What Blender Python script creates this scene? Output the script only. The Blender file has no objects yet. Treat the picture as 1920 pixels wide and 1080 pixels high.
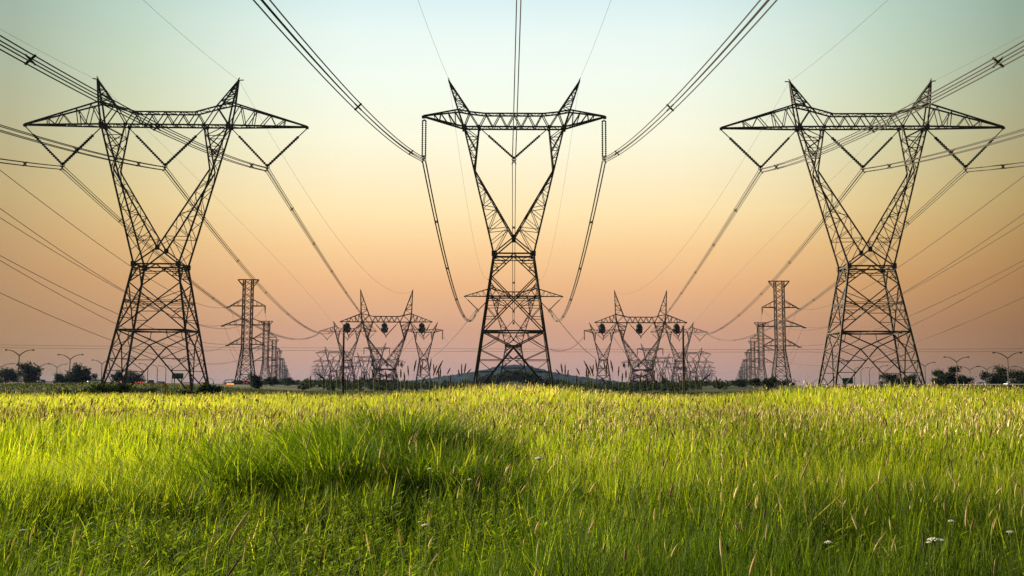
import bpy, math, random
import numpy as np
R = math.radians
random.seed(7)
rng = np.random.default_rng(11)

# ------------------------------------------------------------------ camera, sky, sun, exposure
scene = bpy.context.scene
F = 1867.0; CX = 963.0; HV = 726.0; H = 1.7
PITCH = math.atan((HV - 540.0) / F)
ROLL = R(0.16)
cd = bpy.data.cameras.new('camera'); cam = bpy.data.objects.new('camera', cd)
scene.collection.objects.link(cam); scene.camera = cam
cd.sensor_width = 36.0; cd.lens = F * 36.0 / 1920.0
cd.shift_x = (960.0 - CX) / 1920.0
cd.clip_start = 0.1; cd.clip_end = 20000
cam.location = (0, 0, H)
from mathutils import Matrix, Vector
cam.rotation_euler = (Matrix.Rotation(PITCH + math.pi/2, 3, 'X') @ Matrix.Rotation(ROLL, 3, 'Z')).to_euler()

SUN_AZ = R(-58)      # from +Y (view direction), negative = to the left
SUN_EL = R(19)
world = bpy.data.worlds.new('World'); scene.world = world; world.use_nodes = True
nt = world.node_tree; nt.nodes.clear()
def N(t, **k):
    n = nt.nodes.new(t)
    for a, b in k.items(): setattr(n, a, b)
    return n
def srgb(r, g, b):
    f = lambda c: (c/255/12.92 if c/255 <= .04045 else ((c/255+.055)/1.055)**2.4)
    return (f(r), f(g), f(b), 1)
EXPO = 1.8
SKYG = 1.14 / 2**EXPO
tc = N('ShaderNodeTexCoord'); sep = N('ShaderNodeSeparateXYZ'); nt.links.new(tc.outputs['Generated'], sep.inputs[0])
def M(op, a, b=None, clamp=False):
    n = N('ShaderNodeMath', operation=op); n.use_clamp = clamp
    for i, x in enumerate((a, b)):
        if x is None: continue
        if isinstance(x, (int, float)): n.inputs[i].default_value = x
        else: nt.links.new(x, n.inputs[i])
    return n.outputs[0]
fz = M('DIVIDE', M('MAXIMUM', sep.outputs['Z'], 0.0), 0.6, True)
ramp = N('ShaderNodeValToRGB'); nt.links.new(fz, ramp.inputs[0])
STOPS = [(0.0, (183,147,141)), (0.019, (186,147,138)), (0.057, (200,149,122)), (0.099, (226,171,119)), (0.136, (241,196,136)), (0.173, (248,220,165)),
         (0.245, (244,240,212)), (0.30, (236,243,229)), (0.34, (228,240,234)), (0.371, (212,232,232)), (0.45, (165,203,210)), (0.60, (130,175,190))]
e = ramp.color_ramp.elements
while len(e) > 1: e.remove(e[-1])
e[0].position = 0; 
for i, (p, c) in enumerate(STOPS):
    q = e[0] if i == 0 else e.new(p/0.6)
    q.color = srgb(*c)
# broad evening glow ahead, dimming sideways and behind
hor = M('SQRT', M('ADD', M('MULTIPLY', sep.outputs['X'], sep.outputs['X']), M('MULTIPLY', sep.outputs['Y'], sep.outputs['Y'])))
ca = M('DIVIDE', sep.outputs['Y'], M('MAXIMUM', hor, 1e-4))
gl = N('ShaderNodeValToRGB'); nt.links.new(M('DIVIDE', M('SUBTRACT', ca, 0.80), 0.20, True), gl.inputs[0])
ge = gl.color_ramp.elements
ge[0].position = 0.0; ge[0].color = (.30, .31, .22, 1); ge[1].position = 1.0; ge[1].color = (1, 1, 1, 1)
for p, c in ((.44, (.46, .41, .255, 1)), (.66, (.70, .67, .51, 1)), (.83, (.90, .89, .82, 1)), (.93, (.99, .99, .98, 1))):
    q = ge.new(p); q.color = c
gl2 = N('ShaderNodeValToRGB'); nt.links.new(M('DIVIDE', M('SUBTRACT', ca, 0.80), 0.20, True), gl2.inputs[0])
g2 = gl2.color_ramp.elements
g2[0].position = 0.0; g2[0].color = (.24, .31, .26, 1); g2[1].position = 1.0; g2[1].color = (1, 1, 1, 1)
for p, c in ((.44, (.345, .42, .345, 1)), (.66, (.58, .67, .57, 1)), (.83, (.83, .87, .82, 1)), (.93, (.97, .98, .97, 1))):
    q = g2.new(p); q.color = c
hi = N('ShaderNodeMapRange'); hi.interpolation_type = 'SMOOTHSTEP'; nt.links.new(sep.outputs['Z'], hi.inputs[0]); hi.inputs[1].default_value = .14; hi.inputs[2].default_value = .36
glm = N('ShaderNodeMix', data_type='RGBA'); nt.links.new(hi.outputs[0], glm.inputs[0]); nt.links.new(gl.outputs[0], glm.inputs[6]); nt.links.new(gl2.outputs[0], glm.inputs[7])
mulc = N('ShaderNodeMix', data_type='RGBA', blend_type='MULTIPLY'); mulc.inputs[0].default_value = 1
nt.links.new(ramp.outputs[0], mulc.inputs[6]); nt.links.new(glm.outputs[2], mulc.inputs[7])
bg1 = N('ShaderNodeBackground'); nt.links.new(mulc.outputs[2], bg1.inputs[0]); bg1.inputs[1].default_value = SKYG
sky = N('ShaderNodeTexSky', sky_type='NISHITA', sun_disc=False)
sky.sun_elevation = SUN_EL; sky.sun_rotation = SUN_AZ; sky.dust_density = 2.0
bg2 = N('ShaderNodeBackground'); nt.links.new(sky.outputs[0], bg2.inputs[0]); bg2.inputs[1].default_value = 0.05
mixs = N('ShaderNodeMixShader'); mixs.inputs[0].default_value = 0.06
nt.links.new(bg1.outputs[0], mixs.inputs[1]); nt.links.new(bg2.outputs[0], mixs.inputs[2])
wo = N('ShaderNodeOutputWorld'); nt.links.new(mixs.outputs[0], wo.inputs[0])

sl = bpy.data.lights.new('sun', 'SUN'); sl.energy = 5.0; sl.angle = R(1.5); sl.color = (1.0, .84, .60)
so = bpy.data.objects.new('sun', sl); scene.collection.objects.link(so)
sd = Vector((math.sin(SUN_AZ)*math.cos(SUN_EL), math.cos(SUN_AZ)*math.cos(SUN_EL), math.sin(SUN_EL)))
so.rotation_euler = (-sd).to_track_quat('-Z', 'Y').to_euler(); so.location = sd*100

scene.view_settings.view_transform = 'Standard'; scene.view_settings.look = 'None'
scene.view_settings.exposure = EXPO; scene.view_settings.gamma = 1.0
cy = scene.cycles
cy.max_bounces = 5; cy.diffuse_bounces = 2; cy.glossy_bounces = 2; cy.transmission_bounces = 3; cy.volume_bounces = 0; cy.transparent_max_bounces = 6
cy.use_denoising = True; cy.denoiser = 'OPENIMAGEDENOISE'; cy.denoising_input_passes = 'RGB_ALBEDO_NORMAL'; cy.denoising_prefilter = 'ACCURATE'

# ------------------------------------------------------------------ pixel helper (reference 1920x1080)
fw = Vector((0, math.cos(PITCH), math.sin(PITCH))); up = Vector((0, -math.sin(PITCH), math.cos(PITCH)))
def P(u, v, D):
    d = fw + Vector((1, 0, 0))*((u - CX)/F) + up*((540 - v)/F)
    d = d*(D/d.y)
    return Vector((d.x, D, d.z + H))
def ZV(v, D=180.0): return P(CX, v, D).z

# ------------------------------------------------------------------ terrain
def sst(a, b, x):
    t = np.clip((np.asarray(x, float)-a)/(b-a), 0, 1); return t*t*(3-2*t)
def terrain(x, y):
    x = np.asarray(x, float); y = np.asarray(y, float)
    h = 0.98*np.exp(-(np.abs(x)/7.5)**2.2 - ((y-74)/24)**2)
    h = h + 0.98*sst(12.5, 19.5, x - .10*(y-66))*np.exp(-((y-66)/20)**2)*(1-sst(75,110,x))
    h = h + 0.38*np.exp(-((x+1.7)/1.08)**2 - ((y-15.2)/2.6)**2)          # tussock mound
    h = h + 0.13*np.exp(-((x+3.0)/1.3)**2 - ((y-12.4)/2.2)**2)
    h = h + (.07*np.sin(x*4.1+y*1.3)+.05*np.sin(x*7.3-y*2.1+1))*np.exp(-((x+1.9)/1.9)**2 - ((y-14.6)/3.2)**2)
    h = h + 0.05*np.sin(x*.9+1.3)*np.sin(y*.7)*np.exp(-y*y/3600.)+0.06*np.sin(x*.31+y*.23)*np.exp(-y*y/9000.)
    e_ = sst(175, 330, y)*(1-sst(900,1500,y))*sst(60, 120, np.abs(x))       # ground rising to the highway
    h = h + 2.55*e_
    h = h + 7.5*np.exp(-(np.abs(x)/25)**2 - ((y-760)/70)**2)               # wooded knoll
    return h
def th(x, y): return float(terrain(x, y))

# ------------------------------------------------------------------ materials
def mat(name, col, rough=.7, metal=0, spec=.3, noise=None, nscale=3.0, col2=None, emit=None, estr=0, transl=None, attr=False, bump=0):
    m = bpy.data.materials.new(name); m.use_nodes = True; t = m.node_tree; b = t.nodes['Principled BSDF']
    b.inputs['Roughness'].default_value = rough; b.inputs['Metallic'].default_value = metal
    b.inputs['Specular IOR Level'].default_value = spec; b.inputs['Base Color'].default_value = (*col, 1)
    csock = None
    if col2:
        tcn = t.nodes.new('ShaderNodeTexCoord'); no = t.nodes.new('ShaderNodeTexNoise'); no.inputs['Scale'].default_value = nscale; no.inputs['Detail'].default_value = 6
        rp = t.nodes.new('ShaderNodeValToRGB'); rp.color_ramp.elements[0].position = .35; rp.color_ramp.elements[1].position = .65
        rp.color_ramp.elements[0].color = (*col, 1); rp.color_ramp.elements[1].color = (*col2, 1)
        t.links.new(tcn.outputs['Object'], no.inputs[0]); t.links.new(no.outputs[0], rp.inputs[0]); csock = rp.outputs[0]
        t.links.new(csock, b.inputs['Base Color'])
        if bump:
            bp = t.nodes.new('ShaderNodeBump'); bp.inputs['Strength'].default_value = bump
            t.links.new(no.outputs[0], bp.inputs['Height']); t.links.new(bp.outputs[0], b.inputs['Normal'])
    if attr:
        at = t.nodes.new('ShaderNodeAttribute'); at.attribute_name = 'tint'; csock = at.outputs['Color']
        t.links.new(csock, b.inputs['Base Color'])
    if emit:
        b.inputs['Emission Color'].default_value = (*emit, 1); b.inputs['Emission Strength'].default_value = estr
    if transl:
        tr = t.nodes.new('ShaderNodeBsdfTranslucent'); mx = t.nodes.new('ShaderNodeMixShader'); mx.inputs[0].default_value = transl
        if csock:
            hs = t.nodes.new('ShaderNodeMix'); hs.data_type = 'RGBA'; hs.blend_type = 'MULTIPLY'; hs.inputs[0].default_value = 1
            t.links.new(csock, hs.inputs[6]); hs.inputs[7].default_value = (1.5, 1.45, .7, 1)
            t.links.new(hs.outputs[2], tr.inputs[0])
        else: tr.inputs[0].default_value = (col[0]*1.4, col[1]*1.4, col[2]*.7, 1)
        t.links.new(b.outputs[0], mx.inputs[1]); t.links.new(tr.outputs[0], mx.inputs[2])
        t.links.new(mx.outputs[0], t.nodes['Material Output'].inputs[0])
    return m
STEEL = mat('weathered_steel', (.032,.025,.018), .7, .0, .2, col2=(.058,.046,.034), nscale=.6)
STEEL2 = mat('far_steel', (.032,.029,.024), .8, .0, .1, col2=(.045,.041,.035), nscale=.4)
WIRE = mat('dark_wire', (.035,.033,.03), .7, .0, .2)
INS = mat('insulator_glass', (.012,.026,.022), .7, 0, .1)
WOOD = mat('old_wood', (.03,.022,.015), .9, 0, .1, col2=(.05,.035,.024), nscale=2)
GREY = mat('galvanised_grey', (.07,.062,.055), .7, .0, .15, col2=(.09,.08,.07), nscale=1.5)
HEAD = mat('lamp_head_grey', (.05,.045,.04), .5, .2)
ROAD = mat('asphalt', (.05,.05,.05), .9, 0, .2, col2=(.065,.063,.06), nscale=.8)
RAIL = mat('guard_rail', (.05,.052,.052), .8, 0, .1)
PAINTW = mat('white_car_paint', (.72,.72,.70), .3, 0, .5, col2=(.76,.76,.74), nscale=4)
PAINTD = mat('dark_car_paint', (.02,.022,.028), .3, 0, .5)
PAINTR = mat('red_car_paint', (.25,.02,.015), .3, 0, .5)
PAINTS = mat('silver_car_paint', (.4,.41,.42), .3, .4, .5)
GLASS = mat('car_glass', (.02,.025,.03), .1, 0, .6)
TYRE = mat('tyre_rubber', (.012,.012,.012), .9)
LWHITE = mat('lit_headlight', (.9,.85,.7), .3, emit=(1,.87,.6), estr=2)
LRED = mat('lit_tail_light', (.5,.02,.01), .3, emit=(1,.05,.03), estr=1)
LOFF = mat('unlit_tail_light', (.10,.008,.008), .4)
LYEL = mat('lit_yellow_light', (.7,.5,.05), .3, emit=(1,.72,.08), estr=1.2)
LORG = mat('lit_orange_letters', (.6,.2,.02), .4, emit=(1,.30,.02), estr=1.3)
SGREEN = mat('sign_green', (.004,.09,.05), .6, 0, .3, col2=(.006,.11,.06), nscale=.7)
SORANGE = mat('sign_orange', (.85,.36,.015), .6, 0, .3)
BLACK = mat('sign_black', (.012,.012,.012), .8)
BARK = mat('bark', (.03,.022,.016), .95, 0, .1, col2=(.05,.038,.026), nscale=6)
LEAF = mat('tree_leaves', (.028,.05,.016), .9, 0, .05, attr=True, transl=.25)
GRASS = mat('grass_blades', (.1,.18,.02), .65, 0, .12, attr=True, transl=.55)
SEED = mat('seed_heads', (.3,.22,.1), .8, 0, .1, attr=True, transl=.35)
SEEDD = mat('dry_seed_head', (.045,.028,.010), .9, 0, .05, col2=(.075,.045,.018), nscale=30)
STEMG = mat('green_stem', (.10,.13,.03), .7, 0, .2)
PETAL = mat('white_petals', (.75,.74,.68), .7, 0, .2, col2=(.62,.62,.52), nscale=60)

# ------------------------------------------------------------------ mesh builder
class MB:
    def __init__(s): s.v = []; s.f = []
    def bar(s, p, q, r=.1):
        p = Vector(p); q = Vector(q); d = q - p
        if d.length < 1e-6: return
        d.normalize(); a = d.cross(Vector((0,0,1)) if abs(d.z) < .9 else Vector((0,1,0))).normalized(); b = d.cross(a)
        n = len(s.v)
        for c in (p, q):
            for i, j in ((-1,-1),(1,-1),(1,1),(-1,1)): s.v.append(tuple(c + a*(i*r) + b*(j*r)))
        s.f += [(n,n+1,n+2,n+3),(n+7,n+6,n+5,n+4)] + [(n+i, n+4+i, n+4+(i+1)%4, n+(i+1)%4) for i in range(4)]
    def poly(s, pts, r):
        for a, b in zip(pts[:-1], pts[1:]): s.bar(a, b, r)
    def tube(s, pts, rad, k=6):
        pts = [Vector(p) for p in pts]; n0 = len(s.v); m = len(pts)
        if not hasattr(rad, '__len__'): rad = [rad]*m
        d0 = (pts[-1]-pts[0]).normalized(); ref = Vector((0,0,1)) if abs(d0.z) < .85 else Vector((0,1,0))
        for i, p in enumerate(pts):
            d = (pts[min(i+1,m-1)] - pts[max(i-1,0)]).normalized()
            a = d.cross(ref).normalized(); b = d.cross(a)
            for j in range(k):
                t = 2*math.pi*j/k; s.v.append(tuple(p + (a*math.cos(t)+b*math.sin(t))*rad[i]))
        for i in range(m-1):
            for j in range(k):
                s.f.append((n0+i*k+j, n0+i*k+(j+1)%k, n0+(i+1)*k+(j+1)%k, n0+(i+1)*k+j))
        s.f.append(tuple(n0+j for j in range(k))[::-1]); s.f.append(tuple(n0+(m-1)*k+j for j in range(k)))
    def box(s, c, sz, rz=0):
        n = len(s.v); co, si = math.cos(rz), math.sin(rz)
        for z in (-.5,.5):
            for x, y in ((-.5,-.5),(.5,-.5),(.5,.5),(-.5,.5)):
                X, Y = x*sz[0], y*sz[1]; s.v.append((c[0]+X*co-Y*si, c[1]+X*si+Y*co, c[2]+z*sz[2]))
        s.f += [(n+3,n+2,n+1,n),(n+4,n+5,n+6,n+7)] + [(n+i, n+(i+1)%4, n+4+(i+1)%4, n+4+i) for i in range(4)]
    def prism(s, prof, y0, y1):            # profile in XZ extruded along Y
        n = len(s.v); k = len(prof)
        for y in (y0, y1):
            for x, z in prof: s.v.append((x, y, z))
        s.f.append(tuple(n+i for i in range(k))); s.f.append(tuple(n+k+i for i in range(k))[::-1])
        for i in range(k): s.f.append((n+i, n+k+i, n+k+(i+1)%k, n+(i+1)%k))
    def lattice(s, A, B, n, r, ends=False, rungs=True):
        """zigzag between two polylines A and B"""
        def at(L, t):
            L = [Vector(p) for p in L]; seg = [(b-a).length for a, b in zip(L[:-1], L[1:])]; tot = sum(seg); d = t*tot
            for i, q in enumerate(seg):
                if d <= q or i == len(seg)-1: return L[i].lerp(L[i+1], d/q if q else 0)
                d -= q
        for i in range(n):
            a0, a1, b0, b1 = at(A, i/n), at(A, (i+1)/n), at(B, i/n), at(B, (i+1)/n)
            if i % 2: s.bar(b0, a1, r)
            else: s.bar(a0, b1, r)
            if rungs and (i or ends): s.bar(a0, b0, r*.9)
    def mesh(s, name):
        me = bpy.data.meshes.new(name); me.from_pydata(s.v, [], s.f); me.update(); return me
    def build(s, name, m, parent=None, smooth=False):
        me = s.mesh(name); me.materials.append(m)
        if smooth: me.polygons.foreach_set('use_smooth', [True]*len(me.polygons))
        return link(name, me, parent)
def link(name, data, parent=None):
    o = bpy.data.objects.new(name, data); scene.collection.objects.link(o)
    if parent: o.parent = parent
    return o
def tag(o, label=None, cat=None, group=None, kind=None):
    for k, x in (('label',label),('category',cat),('group',group),('kind',kind)):
        if x: o[k] = x
    return o
def thing(name, loc, label, cat, group=None, rz=0):
    o = link(name, None); o.location = loc; o.rotation_euler = (0,0,rz); return tag(o, label, cat, group)
KIDS = {}
def kids(o): return [c for c in ALLK if c.parent == o]
def dup(root, loc, label, group=None, rz=0, sx=1, scale=1):
    def cp(o, par):
        c = o.copy(); scene.collection.objects.link(c)
        if par: c.parent = par
        for ch in o.children: cp(ch, c)
        return c
    r = cp(root, None); r.location = loc; r.rotation_euler = (0,0,rz); r.scale = (sx*scale, scale, scale); r['label'] = label
    if group: r['group'] = group
    elif 'group' in r: del r['group']
    return r
def npmesh(name, V, Fq=None, Ft=None, tint=None, m=None, parent=None):
    me = bpy.data.meshes.new(name)
    nq = 0 if Fq is None else len(Fq); n3 = 0 if Ft is None else len(Ft)
    me.vertices.add(len(V)); me.vertices.foreach_set('co', np.ascontiguousarray(V, dtype=np.float32).ravel())
    loops = np.concatenate(([Fq.ravel()] if nq else []) + ([Ft.ravel()] if n3 else [])).astype(np.int32)
    me.loops.add(len(loops)); me.loops.foreach_set('vertex_index', loops)
    me.polygons.add(nq+n3)
    st = np.concatenate([np.arange(nq)*4, nq*4+np.arange(n3)*3]).astype(np.int32)
    me.polygons.foreach_set('loop_start', st)
    me.update(calc_edges=True)
    if tint is not None:
        a = me.color_attributes.new('tint', 'FLOAT_COLOR', 'POINT')
        c = np.ones((len(V),4), np.float32); c[:,:3] = tint; a.data.foreach_set('color', c.ravel())
    me.materials.append(m)
    return link(name, me, parent)

# ------------------------------------------------------------------ ground sheet
def ground():
    nr, na = 210, 288
    rr = np.concatenate([[0], np.geomspace(1.0, 6500, nr-1)])
    aa = np.linspace(0, 2*np.pi, na, endpoint=False)
    Rr, A = np.meshgrid(rr, aa, indexing='ij')
    X = (Rr*np.sin(A)).ravel(); Y = (Rr*np.cos(A)).ravel()
    V = np.stack([X, Y, terrain(X, Y)], 1)
    i, j = np.meshgrid(np.arange(nr-1), np.arange(na), indexing='ij')
    a = (i*na+j).ravel(); b = (i*na+(j+1)%na).ravel(); c = ((i+1)*na+(j+1)%na).ravel(); d = ((i+1)*na+j).ravel()
    m = bpy.data.materials.new('meadow_ground'); m.use_nodes = True; t = m.node_tree; bs = t.nodes['Principled BSDF']; bs.inputs['Roughness'].default_value = .95; bs.inputs['Specular IOR Level'].default_value = .1
    tcn = t.nodes.new('ShaderNodeTexCoord')
    n1 = t.nodes.new('ShaderNodeTexNoise'); n1.inputs['Scale'].default_value = .035; n1.inputs['Detail'].default_value = 8; n1.inputs['Roughness'].default_value = .65
    n2 = t.nodes.new('ShaderNodeTexNoise'); n2.inputs['Scale'].default_value = 1.3; n2.inputs['Detail'].default_value = 6
    r1 = t.nodes.new('ShaderNodeValToRGB'); e = r1.color_ramp.elements
    e[0].position = .36; e[0].color = (.014,.024,.007,1); e[1].position = .68; e[1].color = (.05,.036,.02,1); q = e.new(.5); q.color = (.022,.032,.009,1)
    r2 = t.nodes.new('ShaderNodeValToRGB'); r2.color_ramp.elements[0].color = (.5,.5,.5,1); r2.color_ramp.elements[1].color = (1.3,1.3,1.2,1)
    mx = t.nodes.new('ShaderNodeMix'); mx.data_type = 'RGBA'; mx.blend_type = 'MULTIPLY'; mx.inputs[0].default_value = 1
    for n in (n1, n2): t.links.new(tcn.outputs['Object'], n.inputs[0])
    t.links.new(n1.outputs[0], r1.inputs[0]); t.links.new(n2.outputs[0], r2.inputs[0]); t.links.new(r1.outputs[0], mx.inputs[6]); t.links.new(r2.outputs[0], mx.inputs[7]); t.links.new(mx.outputs[2], bs.inputs['Base Color'])
    bp = t.nodes.new('ShaderNodeBump'); bp.inputs['Strength'].default_value = .6; bp.inputs['Distance'].default_value = .2; t.links.new(n2.outputs[0], bp.inputs['Height']); t.links.new(bp.outputs[0], bs.inputs['Normal'])
    o = npmesh('ground', V, Fq=np.stack([a,d,c,b],1), m=m); tag(o, kind='structure')
    o.data.polygons.foreach_set('use_smooth', [True]*len(o.data.polygons))
ground()

# ------------------------------------------------------------------ far blue hill
def far_hill():
    nx, ny = 261, 40
    D0 = 3500.; xs = np.linspace(-950, 950, nx); ys = np.linspace(-420, 700, ny)
    us = np.array([0,25,45,70,100,125,150,200,260,330,480]); vs = np.array([683.5,684,689,695,700,704,709,714,717,719.5,728])
    prof = np.interp(np.abs(xs)*F/D0, us, vs); hz = (HV - prof)/F*D0 + H
    X, Y = np.meshgrid(xs, ys, indexing='ij')
    g = np.exp(-(Y/260.)**2); nz = sum(a*np.sin(X*f1+p1)*np.sin(Y*f2+p2) for a,f1,p1,f2,p2 in ((1.0,.021,1,.017,2),(.7,.053,3,.04,1),(.5,.11,.4,.09,2)))
    nz = nz*1.5 + 1.6*np.random.default_rng(3).normal(size=nz.shape); Z = hz[:,None]*g + nz - 3.5
    V = np.stack([X.ravel(), (Y+D0).ravel(), Z.ravel()], 1)
    i, j = np.meshgrid(np.arange(nx-1), np.arange(ny-1), indexing='ij'); a = (i*ny+j).ravel()
    m = mat('wooded_hill', (.008,.014,.017), .95, 0, .0, col2=(.012,.020,.022), nscale=.02)
    o = npmesh('hill', V, Fq=np.stack([a, a+ny, a+ny+1, a+1],1), m=m); tag(o, kind='structure')
far_hill()

# ------------------------------------------------------------------ highway on its bank
def highway(side):
    pts = [(-330,190),(-262,262),(-214,350),(-206,425),(-222,520),(-235,640),(-225,800),(-205,1000)]
    # smooth
    c = np.array(pts, float); t = np.linspace(0, len(pts)-1, 60)
    xs = np.interp(t, range(len(pts)), c[:,0]); ys = np.interp(t, range(len(pts)), c[:,1])
    for _ in range(4):
        xs[1:-1] = (xs[:-2]+xs[1:-1]*2+xs[2:])/4; ys[1:-1] = (ys[:-2]+ys[1:-1]*2+ys[2:])/4
    zt = 2.75
    mb = MB(); prev = None
    W = (-19,-14,14,19); 
    for i in range(60):
        d = Vector((xs[min(i+1,59)]-xs[max(i-1,0)], ys[min(i+1,59)]-ys[max(i-1,0)], 0)).normalized(); nrm = Vector((d.y,-d.x,0))
        n0 = len(mb.v)
        for w, z in zip(W, (-.6, zt, zt, -.6)):
            p = Vector((xs[i], ys[i], 0)) + nrm*w; mb.v.append((p.x*-side, p.y, z))
        if prev is not None:
            for k in range(3): mb.f.append((prev+k, prev+k+1, n0+k+1, n0+k))
        prev = n0
    o = mb.build('highway', ROAD); tag(o, kind='structure')
    g = MB()
    rail = []
    for i in range(60):
        d = Vector((xs[min(i+1,59)]-xs[max(i-1,0)], ys[min(i+1,59)]-ys[max(i-1,0)], 0)).normalized(); nrm = Vector((d.y,-d.x,0))
        p = Vector((xs[i], ys[i], 0)) + nrm*13.6; rail.append(Vector((p.x*-side, p.y, zt+.62)))
    sdl = 'left' if side < 0 else 'right'
    root = thing('guard_rail', (rail[0].x, rail[0].y, zt), 'long low metal guard rail along the elevated highway behind the %s big tower' % sdl, 'guard rail')
    L = [p - rail[0] + Vector((0,0,.62)) for p in rail]
    for a, b in zip(L[:-1], L[1:]): g.bar(a, b, .17)
    g.build('rail_beam', RAIL, root)
    q = MB()
    for a, b in zip(L[:-1], L[1:]):
        for k in range(3):
            p = a.lerp(b, k/3); q.bar(p, p - Vector((0,0,.8)), .07)
    q.build('posts', RAIL, root)['kind'] = 'stuff'
highway(-1); highway(1)

# ------------------------------------------------------------------ transmission towers with forked body
def insulator(a, b, lead, r, nd, dbl=0.0, side=Vector((0,1,0))):
    """a = tower end, b = conductor end; thin rod for the first part, ribbed string for the rest"""
    mb = MB(); a = Vector(a); b = Vector(b); d = b - a; k0 = a + d*lead
    mb.bar(a, k0, r*.28)
    for sgn in ((-1,1) if dbl else (0,)):
        off = side*(sgn*dbl); pts = []; rad = []
        for i in range(nd):
            t0 = i/nd; pts += [(k0+off).lerp(b+off, t0), (k0+off).lerp(b+off, t0+.35/nd), (k0+off).lerp(b+off, t0+.7/nd)]; rad += [r*.5, r, r*.5]
        pts.append(b+off); rad.append(r*.5)
        mb.tube(pts, rad, 6)
    if dbl:
        mb.bar(k0-side*dbl, k0+side*dbl, r*.5); mb.bar(b-side*dbl, b+side*dbl, r*.5)
    return mb
def yoke(p, w=.42, r=.06):
    mb = MB(); p = Vector(p)
    mb.bar(p+Vector((-w,0,-.1)), p+Vector((w,0,-1.1)), r); mb.bar(p+Vector((w,0,-.1)), p+Vector((-w,0,-1.1)), r); mb.bar(p+Vector((0,0,.25)), p+Vector((0,0,-.6)), r*1.2)
    return mb
def fork_tower(root, q, k=1.0, near=True, steel=None, lite=False):
    steel = steel or STEEL
    bx, by = q['base']; zr = q['ring']; wx, wy, zw = q['waist']; zc = q['crotch']; ex, ez = q['elbow']; ox, ix, zb = q['nodes']; d = q['depth']
    top = q['top']; tx, tz = q['tip']; px, pz = q['peak']; fx, fz = q['fork_top']; hx, hz = q['inner_top']
    r0, r1, r2, r3 = .15*k, .11*k, .078*k, .055*k
    V3 = lambda x, y, z: Vector((x, y, z))
    leg = lambda sx, sy, z: V3(sx*(bx+(wx-bx)*z/zw), sy*(by+(wy-by)*z/zw), z)
    out = lambda s, y, z: V3(s*(wx+(ox-wx)*(z-zw)/(zb-zw)), y*(wy+(d-wy)*(z-zw)/(zb-zw)), z)
    for sx in (-1,1):
        for sy in (-1,1):
            m = MB(); m.bar(leg(sx,sy,-.9), leg(sx,sy,zw), r0*1.05); m.box(leg(sx,sy,0), (.7,.7,.5)); m.build('leg', steel, root)
    # lower bracing
    m = MB()
    faces = [lambda s, z, y=y: leg(s, y, z) for y in (-1,1)] + [lambda s, z, x=x: leg(x, s, z) for x in (-1,1)]
    zx = zr*.76
    z1, z2 = zr + (zw-zr)*.42, zr + (zw-zr)*.72
    for f in faces:
        mid = lambda z: (f(-1,z)+f(1,z))*.5
        for s in (-1,1):
            m.bar(f(s,0), mid(zx), r1*.9); m.bar(f(s,zr), mid(zx), r1*.9)
            # secondary between leg and foot diagonal
            lev = [] if lite else [zr*.2, zr*.38, zr*.56]; prevd = f(s,0.0)
            for z in lev:
                on = f(s,0).lerp(mid(zx), z/zx); m.bar(f(s,z), on, r3); 
                m.bar(prevd, f(s,z), r3) if False else None
                z_n = min(z+zr*.18, zr*.72); m.bar(on, f(s, z_n), r3)
                prevd = on
            a = f(s,zr).lerp(mid(zx), .5); m.bar(a, f(s,zr*.72), r3); m.bar(a, f(s,zr).lerp(mid(zr), .55), r3)
            # upper panel: X then inverted V to the middle of the waist
            m.bar(f(s,zr), f(-s,z2), r1*.85); m.bar(f(s,z2), mid(zw), r1*.85)
            for t in () if lite else (.25,.45,.62):
                z = zr+(z2-zr)*t; on = f(s,zr).lerp(f(-s,z2), t) if t < .5 else f(-s,zr).lerp(f(s,z2), t)
                m.bar(f(s,z), on, r3)
                zz = zr+(z2-zr)*min(1, t+.2); m.bar(on, f(s, zz), r3)
            for t in () if lite else (.35,.68):
                on = f(s,z2).lerp(mid(zw), t); z = z2+(zw-z2)*t; m.bar(on, f(s,z), r3); m.bar(on, f(s, min(zw, z+(zw-z2)*.3)), r3)
        zc_ = zr+(z2-zr)*.5
        m.bar(f(-1,z1), f(1,z1), r3*1.1)
    m.build('lattice_bracing', steel, root)
    m = MB()
    for z, r in ((zr, r1*1.15),):
        c = [leg(-1,-1,z), leg(1,-1,z), leg(1,1,z), leg(-1,1,z)]
        for i in range(4): m.bar(c[i], c[(i+1)%4], r); m.bar((c[i]+c[(i+1)%4])*.5, (c[(i+1)%4]+c[(i+2)%4])*.5, r*.7)
    m.build('ring_frame', steel, root)
    m = MB()
    c = [leg(-1,-1,zw), leg(1,-1,zw), leg(1,1,zw), leg(-1,1,zw)]
    for i in range(4):
        m.bar(c[i], c[(i+1)%4], r1*1.2); m.bar(c[i]-V3(0,0,.7*zw/24), c[(i+1)%4]-V3(0,0,.7*zw/24), r2); m.box(c[i], (.75*k, .75*k, .9))
    m.build('waist_frame', steel, root)
    # fork arms
    cr = lambda y: V3(0, y*wy*.86, zc)
    for s in (-1,1):
        m = MB(); O = {}; I = {}
        for y in (-1,1):
            O[y] = [out(s,y,zw), out(s,y,ez), out(s,y,zb)]
            I[y] = [cr(y), V3(s*ex, y*(wy*.35+d*.65), ez), V3(s*ix, y*d, zb)]
            m.poly(O[y], r0*.9); m.poly(I[y], r0*.8)
            m.bar(cr(y), out(s,y,zw), r1)
            # face lattice of the lower arm
            if not lite: m.lattice([out(s,y,zw), out(s,y,ez)], [cr(y), I[y][1]], 7, r3)
            if not lite: m.lattice([out(s,y,ez+.3), out(s,y,zb)], [I[y][1]+V3(0,0,.3), I[y][2]], 4, r3*1.15)
            m.bar(out(s,y,zb), I[y][1].lerp(I[y][2], .45), r2); 
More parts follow.
